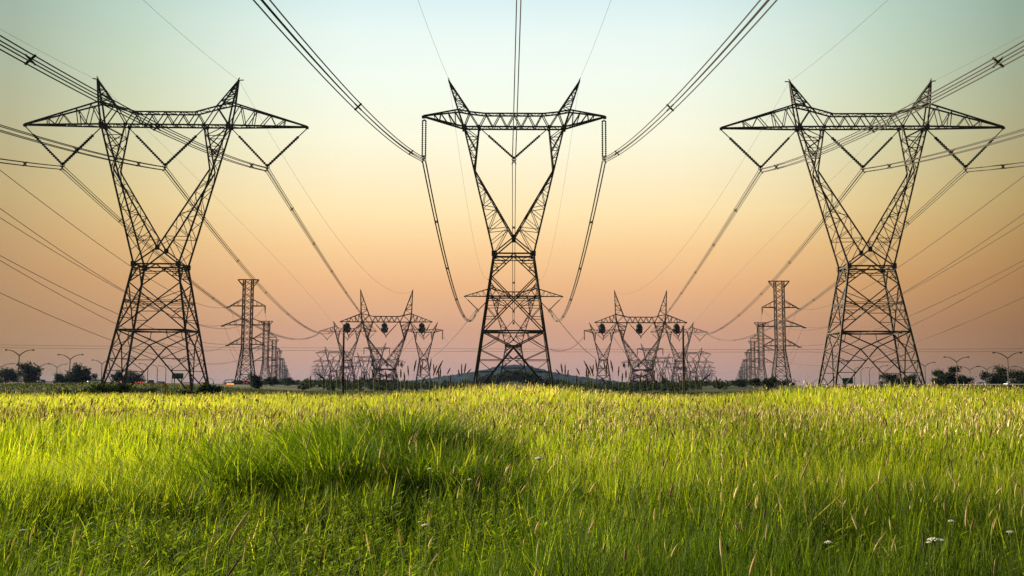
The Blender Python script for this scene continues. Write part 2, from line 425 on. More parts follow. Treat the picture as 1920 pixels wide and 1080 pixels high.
        if not lite: m.lattice(O[-1], O[1], 9, r3*.8, rungs=False)
        if not lite: m.lattice(I[-1], I[1], 8, r3*.8, rungs=False)
        m.box(cr(0) + V3(s*.15, -wy*.86, 0), (.45*k,.3*k,.9)); m.box(cr(0) + V3(s*.15, wy*.86, 0), (.45*k,.3*k,.9))
        m.build('fork_arm', steel, root)
    # bridge between the arms
    m = MB()
    tp = lambda x: np.interp(abs(x), [p[0] for p in top], [p[1] for p in top])
    xs_t = sorted({-p[0] for p in top if p[0] <= fx} | {p[0] for p in top if p[0] <= fx})
    for y in (-d, d):
        m.bar((-ox,y,zb), (ox,y,zb), r0*.85); m.poly([V3(x, y*.9, tp(x)) for x in xs_t], r1*1.05)
        n = q.get('bays', 12); X = np.linspace(-ix, ix, n+1)
        for i in range(n):
            a, b = X[i], X[i+1]
            m.bar((a,y,zb) if i%2==0 else (a,y*.9,tp(a)), (b,y*.9,tp(b)) if i%2==0 else (b,y,zb), r2*1.0)
        for s in (-1,1):
            m.bar((s*ix,y,zb), (s*hx,y*.9,tp(hx)), r2); m.bar((s*ox,y,zb), (s*hx,y*.9,tp(hx)), r2*1.1)
            m.box((s*ox,y,zb), (.75*k,.4*k,.8*k)); m.box((s*ix,y,zb), (.55*k,.35*k,.6*k))
    if not lite: m.lattice([(-ox,-d,zb),(ox,-d,zb)], [(-ox,d,zb),(ox,d,zb)], 18, r3)
    if not lite: m.lattice([V3(x,-d*.9,tp(x)) for x in xs_t], [V3(x,d*.9,tp(x)) for x in xs_t], 16, r3)
    m.build('crossarm_bridge', steel, root)
    for s in (-1,1):
        m = MB(); tipL = {}
        for y in (-d, d):
            B = [V3(s*ox,y,zb), V3(s*tx,y*.12,tz)]; T = [V3(s*fx,y*.9,fz), V3(s*tx,y*.12,tz+.12)]
            m.bar(*B, r1*1.25); m.bar(*T, r1*1.1)
            prev = B[0]
            for i in range(1, 5):
                t = i/5; a = T[0].lerp(T[1], t-.1); b = B[0].lerp(B[1], t); m.bar(prev, a, r3*1.2); m.bar(a, b, r3*1.2) if i%2 else m.bar(a, B[0].lerp(B[1], t-.1), r3*1.2); prev = b
        if not lite: m.lattice([V3(s*ox,-d,zb), V3(s*tx,-d*.12,tz)], [V3(s*ox,d,zb), V3(s*tx,d*.12,tz)], 10, r3*.7, rungs=False)
        m.box((s*tx,0,tz-.1), (.5*k,.5*k,.45*k))
        m.build('crossarm_end', steel, root)
        m = MB()
        for y in (-d, d):
            A = [V3(s*ox,y,zb), V3(s*fx,y*.9,fz), V3(s*px,y*.08,pz)]; B = [V3(s*ix,y,zb), V3(s*hx,y*.9,hz), V3(s*px,y*.08,pz)]
            m.poly(A, r1*1.2); m.poly(B[1:], r1*1.05)
            if not lite: m.lattice(A[1:], B[1:], 5, r3*1.1)
        if not lite: m.lattice([V3(s*fx,-d*.9,fz), V3(s*px,-d*.08,pz)], [V3(s*fx,d*.9,fz), V3(s*px,d*.08,pz)], 6, r3)
        m.bar((s*px-s*.15,0,pz), (s*px+s*.15*(1 if not q.get('cap') else 1),0,pz+.5), r2)
        if q.get('cap'): m.bar((s*px-.9*0,0,pz), (s*(px+.9),0,pz+.05), r2)
        m.build('earth_wire_peak', steel, root)
    for st in q['strings']:
        kind, a, b = st[0], Vector(st[1]), Vector(st[2])
        if kind == 'v': mb = insulator(a, b,   .22, .26*k, 16 if near else 7, .16 if near else 0)
        else: mb = insulator(a, b, .06, .2*k, 17 if near else 7, .30, Vector((1,0,0)))
        mb.build('insulator_string', INS if near else steel, root)
    for y_ in q['yokes']: yoke(y_, .42, .07*k).build('yoke', steel, root)
    for bpos in q.get('balls', ()):
        m = MB(); rr = random.Random(3)
        m.tube([Vector(bpos)+Vector(a) for a in ((.4,0,2.6),(.5,.1,1.6),(.1,0,.3),(-.2,0,-1.0),(0,0,-2.0))], [.4,1.25,1.6,1.2,.3], 9)
        for i in range(34):
            a = Vector((rr.gauss(0,1), rr.gauss(0,1), rr.gauss(0,1))).normalized(); 
            a = Vector((a.x*2.0, a.y*1.9, a.z*3.0)); b2 = Vector((rr.gauss(0,1), rr.gauss(0,1), rr.gauss(0,1))).normalized()*2.0
            m.tube([Vector(bpos)+a, Vector(bpos)+(a+b2)*.6+Vector((0,0,-1.0)), Vector(bpos)+b2*.9], [.25,.45,.25], 5)
        m.build('jumper_bundle', steel, root)

zt = lambda v: ZV(v)
PX = 180.0/F
TA = dict(base=(8.1,5.6), ring=zt(622), waist=(4.0,2.9,zt(500)), crotch=zt(469), elbow=(8.7,zt(322)), nodes=(11.6,7.15,zt(238)), depth=1.1,
          top=[(0,zt(214)),(5.4,zt(214)),(9.3,zt(203)),(12.3,zt(196))], tip=(25.85,zt(238)), peak=(13.0,zt(151)), fork_top=(12.3,zt(196)), inner_top=(9.3,zt(203)), cap=True, bays=10)
zb = TA['nodes'][2]; zbot = zt(312)
TA['strings'] = [('v',(-25.8,0,zb-.3),(-18.7,0,zbot)),('v',(-11.9,0,zb-.3),(-18.7,0,zbot)),('v',(-7.0,0,zb-.3),(0,0,zbot)),('v',(7.0,0,zb-.3),(0,0,zbot)),('v',(11.9,0,zb-.3),(18.7,0,zbot)),('v',(25.8,0,zb-.3),(18.7,0,zbot))]
TA['yokes'] = [(x,0,zbot) for x in (-18.7,0,18.7)]
TB = dict(base=(7.25,4.6), ring=zt(622), waist=(3.6,2.3,zt(478)), crotch=zt(447), elbow=(7.2,zt(321)), nodes=(9.2,6.45,zt(240)), depth=1.0,
          top=[(0,zt(215)),(5.4,zt(215)),(8.2,zt(212)),(10.3,zt(208))], tip=(16.8,zt(219)), peak=(12.15,zt(151)), fork_top=(10.3,zt(208)), inner_top=(8.2,zt(212)), bays=10)
zbB = TB['nodes'][2]; zI = zt(294); zV = zt(297)
TB['strings'] = [('i',(-16.6,0,TB['tip'][1]-.3),(-16.6,0,zI)),('i',(16.6,0,TB['tip'][1]-.3),(16.6,0,zI)),('v',(-6.0,0,zbB-.3),(0,0,zV)),('v',(6.0,0,zbB-.3),(0,0,zV))]
TB['yokes'] = [(-16.6,0,zI),(16.6,0,zI),(0,0,zV)]
zc6 = lambda v: ZV(v, 600.0)
TC = dict(base=(8.6,6.0), ring=zc6(715), waist=(5.6,4.0,zc6(694)), crotch=zc6(681), elbow=(11.0,zc6(636)), nodes=(14.4,8.2,zc6(606)), depth=1.5,
          top=[(0,zc6(595.5)),(8.0,zc6(595.5)),(11.0,zc6(593)),(15.2,zc6(590.5))], tip=(27.5,zc6(605.5)), peak=(15.8,zc6(546)), fork_top=(15.2,zc6(590.5)), inner_top=(10.4,zc6(593)), bays=10)
zb6 = TC['nodes'][2]; zv6 = zc6(632)
TC['strings'] = [('v',(-7.5,0,zb6),(0,0,zv6)),('v',(7.5,0,zb6),(0,0,zv6)),('v',(-27,0,zb6),(-22.5,0,zv6)),('v',(27,0,zb6),(22.5,0,zv6)),('v',(-15,0,zb6),(-22.5,0,zv6)),('v',(15,0,zb6),(22.5,0,zv6))]
TC['yokes'] = [(x,0,zv6) for x in (-22.5,0,22.5)]
TC['balls'] = [(-23.5,0,zb6-3.2),(-1.0,0,zb6-3.2),(21.5,0,zb6-3.2)]

DT = 180.0
XL = P(311, 250, DT).x
def gz(x, y, dz=0): return th(x, y) + dz
towL_loc = Vector((XL, DT, 0)); towR_loc = Vector((-XL, DT, 0)); towC_loc = Vector((0, DT, 0))
ROT = R(1.3)
tL = thing('transmission_tower', towL_loc, 'big dark lattice tower with wide crossarm and three V insulators, nearest at the left', 'lattice tower', 'three big lattice towers in the meadow', ROT)
fork_tower(tL, TA)
tR = dup(tL, towR_loc, 'big dark lattice tower with wide crossarm and three V insulators, nearest at the right', 'three big lattice towers in the meadow', -ROT)
for c in tR.children: pass
tC = thing('transmission_tower', towC_loc, 'big middle lattice tower with short crossarm and vertical insulators hanging from both tips', 'lattice tower', 'three big lattice towers in the meadow')
fork_tower(tC, TB)
# far versions (heavier bars read as in the picture)
FARG = 'lattice towers receding in the distance'
x525 = 0.0
tF = thing('transmission_tower', (0, 525, th(0,525)), 'mid-distance lattice tower seen through the legs of the central big tower', 'lattice tower', FARG)
fork_tower(tF, TA, 1.5, False, STEEL2); FA = tF
def place_far(src, u, D, label, rz=0, scale=1.0):
    x = (u-CX)*D/F
    return dup(src, (x, D, th(x,D)), label, FARG, rz, 1, scale)
xC = (724-CX)*600/F
tCL = thing('transmission_tower', (xC, 600, th(xC,600)), 'twin-spiked lattice tower with three black jumper bundles, left of the central tower', 'lattice tower', FARG)
fork_tower(tCL, TC, 1.6, False, STEEL)
place_far(tCL, 2*CX-724, 600, 'twin-spiked lattice tower with three black jumper bundles, right of the central tower')
xB = (795-CX)*886/F
tBL = thing('transmission_tower', (xB, 886, th(xB,886)), 'small short-armed lattice tower between the left twin-spiked tower and the central tower', 'lattice tower', FARG)
fork_tower(tBL, TB, 1.6, False, STEEL2)
place_far(tBL, 2*CX-795, 886, 'small short-armed lattice tower between the right twin-spiked tower and the central tower')
A846 = {}
for sg in (-1, 1):
    sd_ = 'left' if sg < 0 else 'right'
    MU = lambda u: CX + sg*(CX-u)
    A846[sg] = place_far(FA, MU(652), 846, 'far wide-armed lattice tower behind the dark wooden pole on the %s' % sd_, 0, .93)
    if sg < 0:
        x_ = (627-CX)*1320/F; LA = thing('transmission_tower', (x_,1320,th(x_,1320)), 'faint wide-armed lattice tower, second of the row beyond the wooden pole on the left', 'lattice tower', FARG); fork_tower(LA, TA, 2.0, False, STEEL2, True); LA.scale = (.92,)*3
        x_ = (707-CX)*1300/F; LB = thing('transmission_tower', (x_,1300,th(x_,1300)), 'pale short-armed lattice tower, first of the slanting far row beside the pole on the left', 'lattice tower', FARG); fork_tower(LB, TB, 1.9, False, STEEL2, True)
        x_ = (728-CX)*1560/F; LC = thing('transmission_tower', (x_,1560,th(x_,1560)), 'faint hazy lattice tower behind the legs of the spiked tower on the left', 'lattice tower', FARG); fork_tower(LC, TC, 1.9, False, STEEL2, True)
    for n, (u, D, sc) in enumerate(((627,1320,.92),(614,1750,.92),(606,2200,.92),(601,2700,.92),(598,3200,.92),(596,3800,.92))):
        if sg < 0 and n == 0: continue
        place_far(LA, MU(u), D, ('faint wide-armed lattice tower, %s of the row beyond the wooden pole on the %s' % (('second','third','fourth','fifth','sixth','farthest')[n], sd_)), 0, sc)
    for n, (u, D) in enumerate(((707,1300),(684,1650),(662,2050),(646,2500),(631,3000))):
        if sg < 0 and n == 0: continue
        place_far(LB, MU(u), D, 'pale short-armed lattice tower, %s of the slanting far row beside the pole on the %s' % (('first','second','third','fourth','last')[n], sd_))
    for n, (u, D) in enumerate(((728,1560),(690,1900),(668,2400))):
        if sg < 0 and n == 0: continue
        place_far(LB if n else LC, MU(u), D, ('faint hazy lattice tower %s on the %s' % (('behind the legs of the spiked tower','between the pole and the spiked tower','beside the wooden pole, smallest of the short-armed ones')[n], sd_)))

# three-armed double circuit towers
EG0 = th(-113, 422)
def arm_tower(root, k):
    D = 422.; z = lambda v: ZV(v, D) - EG0
    c = MB(); pz = z(526); zk = z(655); bw = 1.75; bb = 3.7
    def cor(sx, sy, zz):
        w = bw if zz >= zk else bb+(bw-bb)*zz/zk
        return Vector((sx*w, sy*w, zz))
    for sx in (-1,1):
        for sy in (-1,1):
            m = MB(); m.poly([cor(sx,sy,-.6), cor(sx,sy,zk), cor(sx,sy,pz)], .15*k); m.build('leg', STEEL2, root)
    m = MB()
    for f in [(lambda s,zz,y=y: cor(s,y,zz)) for y in (-1,1)] + [(lambda s,zz,x=x: cor(x,s,zz)) for x in (-1,1)]:
        n = 11
        for i in range(n):
            a, b = zk+(pz-zk)*i/n, zk+(pz-zk)*(i+1)/n
            m.bar(f(-1,a), f(1,b), .075*k); m.bar(f(1,a), f(-1,b), .06*k)
        lv = [0, zk*.28, zk*.55, zk*.8, zk]
        for a, b in zip(lv[:-1], lv[1:]):
            m.bar(f(-1,a), f(1,b), .08*k); m.bar(f(1,a), f(-1,b), .08*k); m.bar(f(-1,b), f(1,b), .08*k)
    m.build('lattice_bracing', STEEL2, root)
    m = MB(); tw = 4.4
    for y in (-bw*.9, bw*.9):
        m.bar((-tw,y*.3,pz+.05), (tw,y*.3,pz+.05), .13*k)
        for s in (-1,1): m.bar((s*tw,y*.3,pz), (s*bw,y,z(539)), .1*k)
    m.build('top_beam', STEEL2, root)
    for (va, hw, vb) in ((575,7.5,562),(610.5,9.7,598),(647,7.5,634)):
        for s in (-1,1):
            m = MB()
            for y in (-1,1):
                m.bar((s*bw,y*bw,z(va)), (s*hw,y*.15,z(va)-.05), .12*k); m.bar((s*bw,y*bw,z(vb)), (s*hw,y*.15,z(va)), .1*k)
                q1 = Vector((s*(bw+(hw-bw)*.4), y*bw*.65, z(va))); q2 = Vector((s*bw,y*bw,z(vb))).lerp(Vector((s*hw,y*.15,z(va))), .4); m.bar(q1, q2, .06*k)
                q1 = Vector((s*(bw+(hw-bw)*.7), y*bw*.35, z(va))); q2 = Vector((s*bw,y*bw,z(vb))).lerp(Vector((s*hw,y*.15,z(va))), .7); m.bar(q1, q2, .06*k)
            m.build('crossarm', STEEL2, root)
            m = MB()
            if s > 0: m.tube([(s*hw,0,z(va)-.2),(s*hw-.15,0,z(va)-1.2),(s*hw,0,z(va)-3.2)], [.3*k*.6,.42*k*.6,.2*k*.6], 6)
            else: m.tube([(s*hw+.5,-.6,z(va)-.1),(s*hw,-1.0,z(va)-.5),(s*hw-1.0,-1.6,z(va)-.7)], [.3*k*.6,.5*k*.6,.4*k*.6], 6)
            m.build('insulator_string', STEEL, root)
EG = 'three-armed lattice towers receding in a row'
ETIPS = [(-7.5,575),(7.5,575),(-9.7,610.5),(9.7,610.5),(-7.5,647),(7.5,647)]
Epos = {-1: [], 1: []}
tE = None
for sg in (-1, 1):
    sd_ = 'left' if sg < 0 else 'right'
    for n in range(9):
        D = 422 + 272*n; x = -113 - .2185*(D-422)
        if sg > 0: x = -x
        loc = (x, D, th(x,D)); Epos[sg].append(Vector(loc))
        lab = 'three-armed double circuit lattice tower, %s of the receding row on the %s' % (('nearest and tallest','second','third','fourth','fifth','sixth','seventh','eighth','farthest')[n], sd_)
        if tE is None:
            tE = thing('transmission_tower', loc, lab, 'lattice tower', EG); arm_tower(tE, 1.25)
        else: dup(tE, loc, lab, EG, 0, -1 if sg > 0 else 1)

# wooden poles
for sg in (-1,1):
    u = 643 if sg < 0 else 2*CX-643
    b = P(u, 740, 182); t = P(u, 611, 182); root = thing('utility_pole', (b.x,182,th(b.x,182)), 'thick dark wooden pole standing before the far towers on the %s' % ('left' if sg < 0 else 'right'), 'pole', 'two wooden poles')
    m = MB(); zt_ = t.z - th(b.x,182); m.tube([(0,0,-.5),(0,0,zt_*.5),(0,0,zt_)], [.24,.2,.16], 10); m.build('shaft', WOOD, root)
    m = MB(); m.tube([(0,0,zt_),(0,0,zt_+.08),(0,0,zt_+.16)], [.18,.19,.05], 10); m.bar((-.3,0,zt_-.35),(.3,0,zt_-.35),.05); m.build('pole_cap', STEEL, root)

# ------------------------------------------------------------------ conductors
def catpath(A, B, mid=None, sag=None, n=36):
    A = Vector(A); B = Vector(B)
    if mid is not None:
        k = (mid[0]-CX)/F    # x = k*y/(cos + ...) : solve along the plan line for the column, with pitch ignored then refined
        best = min((abs_err, t) for t in [i/400 for i in range(1,400)] for abs_err in [abs(proj(A.lerp(B,t))[0]-mid[0])])
        t = best[1]; p = A.lerp(B, t)
        for _ in range(6):
            zt_ = P(mid[0], mid[1], p.y).z; s = (A.z+(B.z-A.z)*t - zt_)/(4*t*(1-t))
            q = Vector((p.x, p.y, zt_)); break
        sag = s
    return [A.lerp(B, i/n) - Vector((0,0,4*sag*(i/n)*(1-i/n))) for i in range(n+1)]
def proj(p):
    d = Vector(p) - Vector((0,0,H)); y = d.dot(fw)
    if y <= .1: return (1e9, 1e9)
    return (CX + F*d.x/y, 540 - F*d.dot(up)/y)
def at_len(path, t):
    i = min(int(t*(len(path)-1)), len(path)-2); return path[i].lerp(path[i+1], t*(len(path)-1)-i), (path[i+1]-path[i]).normalized()
def bundle(path, label, group, r=.045, sp=.29, spacers=(.1,.3,.5,.7,.9), r_end=None):
    c0 = path[0]
    root = thing('conductor_bundle', c0, label, 'power line', group)
    r_end = r_end or r; n = len(path)
    rad = [r+(r_end-r)*i/(n-1) for i in range(n)]
    for ox, oz in ((-sp,-sp),(sp,-sp),(-sp,sp),(sp,sp)):
        m = MB(); pts = []
        for i, p in enumerate(path):
            d = (path[min(i+1,n-1)]-path[max(i-1,0)]); h = Vector((d.y,-d.x,0)).normalized(); pts.append(p - c0 + h*ox + Vector((0,0,oz-.6)))
        m.tube(pts, rad, 5); m.build('wire', WIRE, root)
    for t in spacers:
        p, d = at_len(path, t); h = Vector((d.y,-d.x,0)).normalized(); m = MB(); c = p - c0 + Vector((0,0,-.6)); rr = r+(r_end-r)*t
        e_ = sp*1.25
        m.bar(c-h*e_-Vector((0,0,e_)), c+h*e_+Vector((0,0,e_)), rr*1.3); m.bar(c+h*e_-Vector((0,0,e_)), c-h*e_+Vector((0,0,e_)), rr*1.3)
        m.build('spacer', WIRE, root)
    return root
def single(name, path, label, group, r=.045, r_end=None, cat='wire'):
    n = len(path); r_end = r_end or r
    m = MB(); c0 = path[0]; m.tube([p-c0 for p in path], [r+(r_end-r)*i/(n-1) for i in range(n)], 5)
    o = m.build(name, WIRE); o.location = c0; return tag(o, label, cat, group)
def flip(path, sg): return path if sg < 0 else [Vector((-p.x, p.y, p.z)) for p in path]
def loc_L(x, z, y=0):   # point on left tower
    c, s = math.cos(ROT), math.sin(ROT); return Vector((XL + x*c - y*s, DT + x*s + y*c, z))
def incoming(A, pix, dx, c, smax, n=36):
    # straight plan line from A toward and past the camera; passes pixel pix
    k = (pix[0]-CX)/F
    best = None
    for i in range(1, 2000):
        s = i*.1; p = Vector((A.x+dx*s, A.y-s, 0)); q = P(pix[0], pix[1], p.y) if p.y > 3 else None
        if q is None: break
        e_ = abs(q.x - p.x)
        if best is None or e_ < best[0]: best = (e_, s, q.z)
    s, z = best[1], best[2]; b = (z - A.z - c*s*s)/s
    return [Vector((A.x+dx*t, A.y-t, A.z+b*t+c*t*t)) for t in [smax*i/n for i in range(n+1)]]
G1 = 'conductor bundles overhead'; G2 = 'thin earth wires from the tower peaks'
for sg in (-1, 1):
    sd_ = 'left' if sg < 0 else 'right'; inn = 'inner' ; 
    ends = {'outer': (-18.7, (0,297), .10, (597,625.5), (380,541)), 'middle': (0, (0,233), .10, (631,618), (455,496)), 'inner': (18.7, (0,66), .10, (706,620), (645,541))}
    for nm, (x, pin, dx, pend, pmid) in ends.items():
        A = loc_L(x, zbot)
        p = incoming(A, pin, dx, .00035, 215)
        bundle(flip(p, sg), 'four-wire bundle sweeping from overhead to the %s V insulator of the big %s tower' % (nm, sd_), G1, spacers=(.08,.22,.36,.52,.7), r=.065, r_end=.04)
        p = catpath(A, P(pend[0], pend[1], 846), pmid)
        bundle(flip(p, sg), 'four-wire bundle dropping away from the %s V insulator of the big %s tower' % (nm, sd_), G1, r=.065, r_end=.085, spacers=(.06,.14,.24,.36,.5,.66,.84))
    # earth wires
    A = loc_L(-13.5, TA['peak'][1]); 
    single('earth_wire', flip(incoming(A, (0,58), .10, .0003, 215), sg), 'hair-thin wire coming from overhead to the outer peak of the big %s tower' % sd_, G2, .02, .012)
    single('earth_wire', flip(catpath(A, P(624.5,606,846), (447,415)), sg), 'hair-thin wire falling from the outer peak of the big %s tower into the distance' % sd_, G2, .02, .05)
    A = loc_L(13.0, TA['peak'][1])
    single('earth_wire', flip(incoming(A, (265,0), .10, .0003, 215), sg), 'hair-thin wire coming from overhead to the inner peak of the big %s tower' % sd_, G2, .02, .012)
    single('earth_wire', flip(catpath(A, P(774,546,600), (600,400)), sg), 'hair-thin wire falling from the inner peak of the big %s tower into the distance' % sd_, G2, .02, .05)
    # centre tower side bundles
    A = Vector((-16.6, DT, zI))
    p = incoming(A, (502,0), 0.0, .00041, 225)
    bundle(flip(p, sg), 'four-wire bundle curving down from overhead to the %s tip insulator of the central tower' % sd_, G1, r=.07, r_end=.042, spacers=(.1,.34,.6))
    B = P(895,577,525)
    bundle(flip(catpath(A, B, (845,521)), sg), 'four-wire bundle hanging from the %s tip insulator of the central tower to the tower behind' % sd_, G1, r=.07, r_end=.1, spacers=(.1,.22,.36,.52,.7,.88))
    A = Vector((-12.15, DT, TB['peak'][1]+.3))
    single('earth_wire', flip(incoming(A, (782,0), 0.0, .0004, 225), sg), 'hair-thin wire rising overhead from the %s peak of the central tower' % sd_, G2, .02, .012)
    single('earth_wire', flip(catpath(A, P(917,519,525), (867,330)), sg), 'hair-thin wire hanging from the %s peak of the central tower to the tower behind' % sd_, G2, .018, .035)
    # onward from the middle-distance tower
    G3 = 'distant sagging conductors'
    for n, (a, b, md) in enumerate((((895,578,525),(808,672,886),(842,643)), ((832,632,886),(963,600,525),(868,657)), ((775,632,886),(690,690,1900),(745,672)))):
        single('conductor', flip(catpath(P(*a), P(*b), md), sg), 'far sagging wire %s on the %s' % (('running down from the tower behind the central one','looping low behind the legs of the central tower','dropping behind the spiked tower')[n], sd_), G3, .16, .2)
    # lines of the three-armed towers
    G4 = 'single wires of the three-armed towers'
    W = [((-100,245),(240,497)),((-100,322),(240,549)),((-100,348),(238,552)),((-100,428),(227,592)),((-100,432),(224,611)),((-100,505),(212,640))]
    E0 = Epos[-1][0]
    for n, ((hx_, va), (pe, pm)) in enumerate(zip(ETIPS, W)):
        A = E0 + Vector((hx_, 0, ZV(va,422) - EG0))
        B = P(pe[0], pe[1], 62+3*n)
        single('conductor', flip(catpath(A, B, pm), sg), 'wire from the %s %s arm of the nearest three-armed tower past the %s edge' % (('top','top','middle','middle','bottom','bottom')[n], 'outer' if n%2 == 0 else 'inner', sd_), G4, .07, .024)
    for kx in range(4):
        for n, (hx_, va) in enumerate(ETIPS):
            z = ZV(va,422) - EG0 - (3.0 if hx_ > 0 else .5)
            A = Epos[-1][kx] + Vector((hx_,0,z)); B = Epos[-1][kx+1] + Vector((hx_,0,z))
            single('conductor', flip(catpath(A, B, sag=9, n=16), sg), 'single wire strung along the %s row of receding three-armed towers' % sd_, 'wires between receding three-armed towers on the %s' % sd_, .05, .06)
A = Vector((0, DT, zV))
bundle(incoming(A, (971,0), 0.012, .0006, 225), 'four-wire bundle passing straight overhead to the middle V insulator of the central tower', G1, r=.085, r_end=.06, spacers=(.06,.3,.55))
bundle(catpath(A, P(963,600,525), sag=11.4), 'four-wire bundle running straight back from the middle V insulator of the central tower', G1, r=.07, r_end=.1, spacers=(.12,.3,.5,.7,.9))
# horizontal cross-country wires
for n, v in enumerate((652, 657)):
    single('conductor', catpath(P(-160,v-4,1050), P(2080,v-2,1050), sag=3, n=30), ('upper' if n == 0 else 'lower') + ' of two faint level wires crossing the whole background', 'cross-country wires', .13)

# ------------------------------------------------------------------ street lamps
def lamp_double(root, hgt, span):
    m = MB(); m.tube([(0,0,-.3),(0,0,hgt*.5),(0,0,hgt-2.0)], [.24,.2,.17], 8); m.build('lamp_pole', GREY, root)
    for s in (-1,1):
        m = MB(); m.tube([(0,0,hgt-2.1),(s*span*.25,0,hgt-1.15),(s*span*.5,0,hgt-.45),(s*span*.75,0,hgt-.12),(s*span,0,hgt)], [.19,.17,.15,.13,.12], 6)
        m.build('lamp_arm', GREY, root)
        m = MB(); m.tube([(s*(span-.2),0,hgt-.05),(s*(span+.1),0,hgt),(s*(span+.7),0,hgt-.03),(s*(span+.9),0,hgt-.05)], [.1,.26,.28,.1], 8); m.build('lamp_head', HEAD, root)
def lamp_single(root, hgt, span, s=-1):
    m = MB(); m.tube([(0,0,-.3),(0,0,hgt*.5),(0,0,hgt-2.2)], [.24,.21,.18], 8); m.build('lamp_pole', GREY, root)
    m = MB(); m.tube([(0,0,hgt-2.3),(s*span*.12,0,hgt-1.2),(s*span*.35,0,hgt-.5),(s*span*.7,0,hgt-.1),(s*span,0,hgt)], [.19,.17,.15,.13,.12], 6); m.build('lamp_arm', GREY, root)
    m = MB(); m.tube([(s*(span-.2),0,hgt-.05),(s*(span+.1),0,hgt),(s*(span+.7),0,hgt-.03),(s*(span+.9),0,hgt-.05)], [.1,.26,.28,.1], 8); m.build('lamp_head', HEAD, root)
LG = 'street lamps along the highway'
dbl = [(35,659,'tallest double-armed street lamp, nearest one beside the highway, on the %s',4.6),(131,667.5,'double-armed street lamp in front of the wide tree clump on the %s',4.6),(191,677.5,'double-armed street lamp close to the outer foot of the big %s tower',4.6),
       (40,684.5,'smaller double-armed street lamp whose pole stands right beside the tallest lamp on the %s',5.0),(75,684.3,'smaller double-armed street lamp rising over the round tree on the %s',5.2),(107,685.2,'smaller double-armed street lamp between the round tree and the wide tree clump on the %s',5.2),(3,685,'smaller double-armed street lamp cut by the picture edge on the %s',5.0)]
sng = [(278,683.5,'curved single-armed street lamp inside the big %s tower legs, outermost of its row',4.6),(296,686,'single-armed curved street lamp inside the legs of the big %s tower, second of its row',4.2),(312,687.5,'single-armed curved street lamp inside the legs of the big %s tower, third of its row',4.4),(324,686.5,'single-armed curved street lamp just behind the green sign on the %s',4.2),(401,709.5,'low curved street lamp standing inward of the big %s tower',6.0)]
for sg in (-1,1):
    sd_ = 'left' if sg < 0 else 'right'
    for u, v, lab, spn in dbl:
        D = (14.8-H)/(HV-v)*F; b = P(u, 700, D); x = b.x*(-sg); zb_ = th(x, D)
        zb_ = max(zb_, 2.5)
        root = thing('street_lamp', (x, D, zb_), lab % sd_, 'street lamp', LG); lamp_double(root, 14.8-zb_, spn)
    for u, v, lab, spn in sng:
        D = (14.8-H)/(HV-v)*F if v < 700 else 640; b = P(u, v, D); x = b.x*(-sg); zb_ = th(x, D)
        root = thing('street_lamp', (x, D, zb_), lab % sd_, 'street lamp', LG); lamp_single(root, b.z-zb_, spn, -1 if sg < 0 else 1)

# ------------------------------------------------------------------ signs
def green_sign(u0, u1, v0, v1, D, label):
    a = P(u0, v0, D); b = P(u1, v1, D); cx_ = (a.x+b.x)/2; w = abs(b.x-a.x); h = a.z-b.z; g = th(cx_, D)
    root = thing('road_sign', (cx_, D, g), label, 'road sign')
    m = MB(); m.box((0,0,(a.z+b.z)/2-g), (w,.12,h)); m.build('sign_panel', SGREEN, root)
    m = MB(); zc_ = (a.z+b.z)/2-g
    for s in (-1,1): m.box((s*(w/2-.04),-.075,zc_), (.08,.03,h))
    for s in (-1,1): m.box((0,-.076,zc_+s*(h/2-.04)), (w-.17,.03,.08))
    m.build('sign_border', GREY, root)
    for s in (-1,1):
        m = MB(); m.bar((s*w*.32,.14,-.3), (s*w*.32,.14,a.z-g-.1), .11); m.build('sign_post', GREY, root)
green_sign(324, 344, 701.5, 712, 330, 'green rectangular road sign with blank face inside the legs of the big left tower')
green_sign(1580, 1600, 707, 717.5, 330, 'green rectangular road sign with blank face inside the legs of the big right tower')
green_sign(399.5, 406, 723.5, 731, 300, 'small dark green sign panel low beside the bush at the left tower foot')
for (u, v, lab) in ((310.5,725.5,'orange diamond warning sign, outermost of three low signs under the big left tower'),(356,729.3,'orange diamond warning sign at the inner foot of the big left tower, lowest of three'),(385,723,'orange diamond warning sign, smallest, just inside the rightmost leg of the big left tower')):
    D = 185; c = P(u, v-.8, D); g = th(c.x, D); root = thing('warning_sign', (c.x, D, g), lab, 'warning sign', 'orange diamond signs')
    m = MB(); r = .5; zc_ = c.z-g; m.prism([(0,zc_+r),(r,zc_),(0,zc_-r),(-r,zc_)], -.03, .03); m.build('diamond_panel', SORANGE, root)
    m = MB(); m.prism([(-.05,zc_-.18),(.05,zc_-.18),(.09,zc_+.14),(-.02,zc_+.22)], -.05, -.034); m.build('black_symbol', BLACK, root)
    m = MB(); m.bar((0,.09,-.3), (0,.09,zc_+.1), .05); m.build('sign_post', GREY, root)
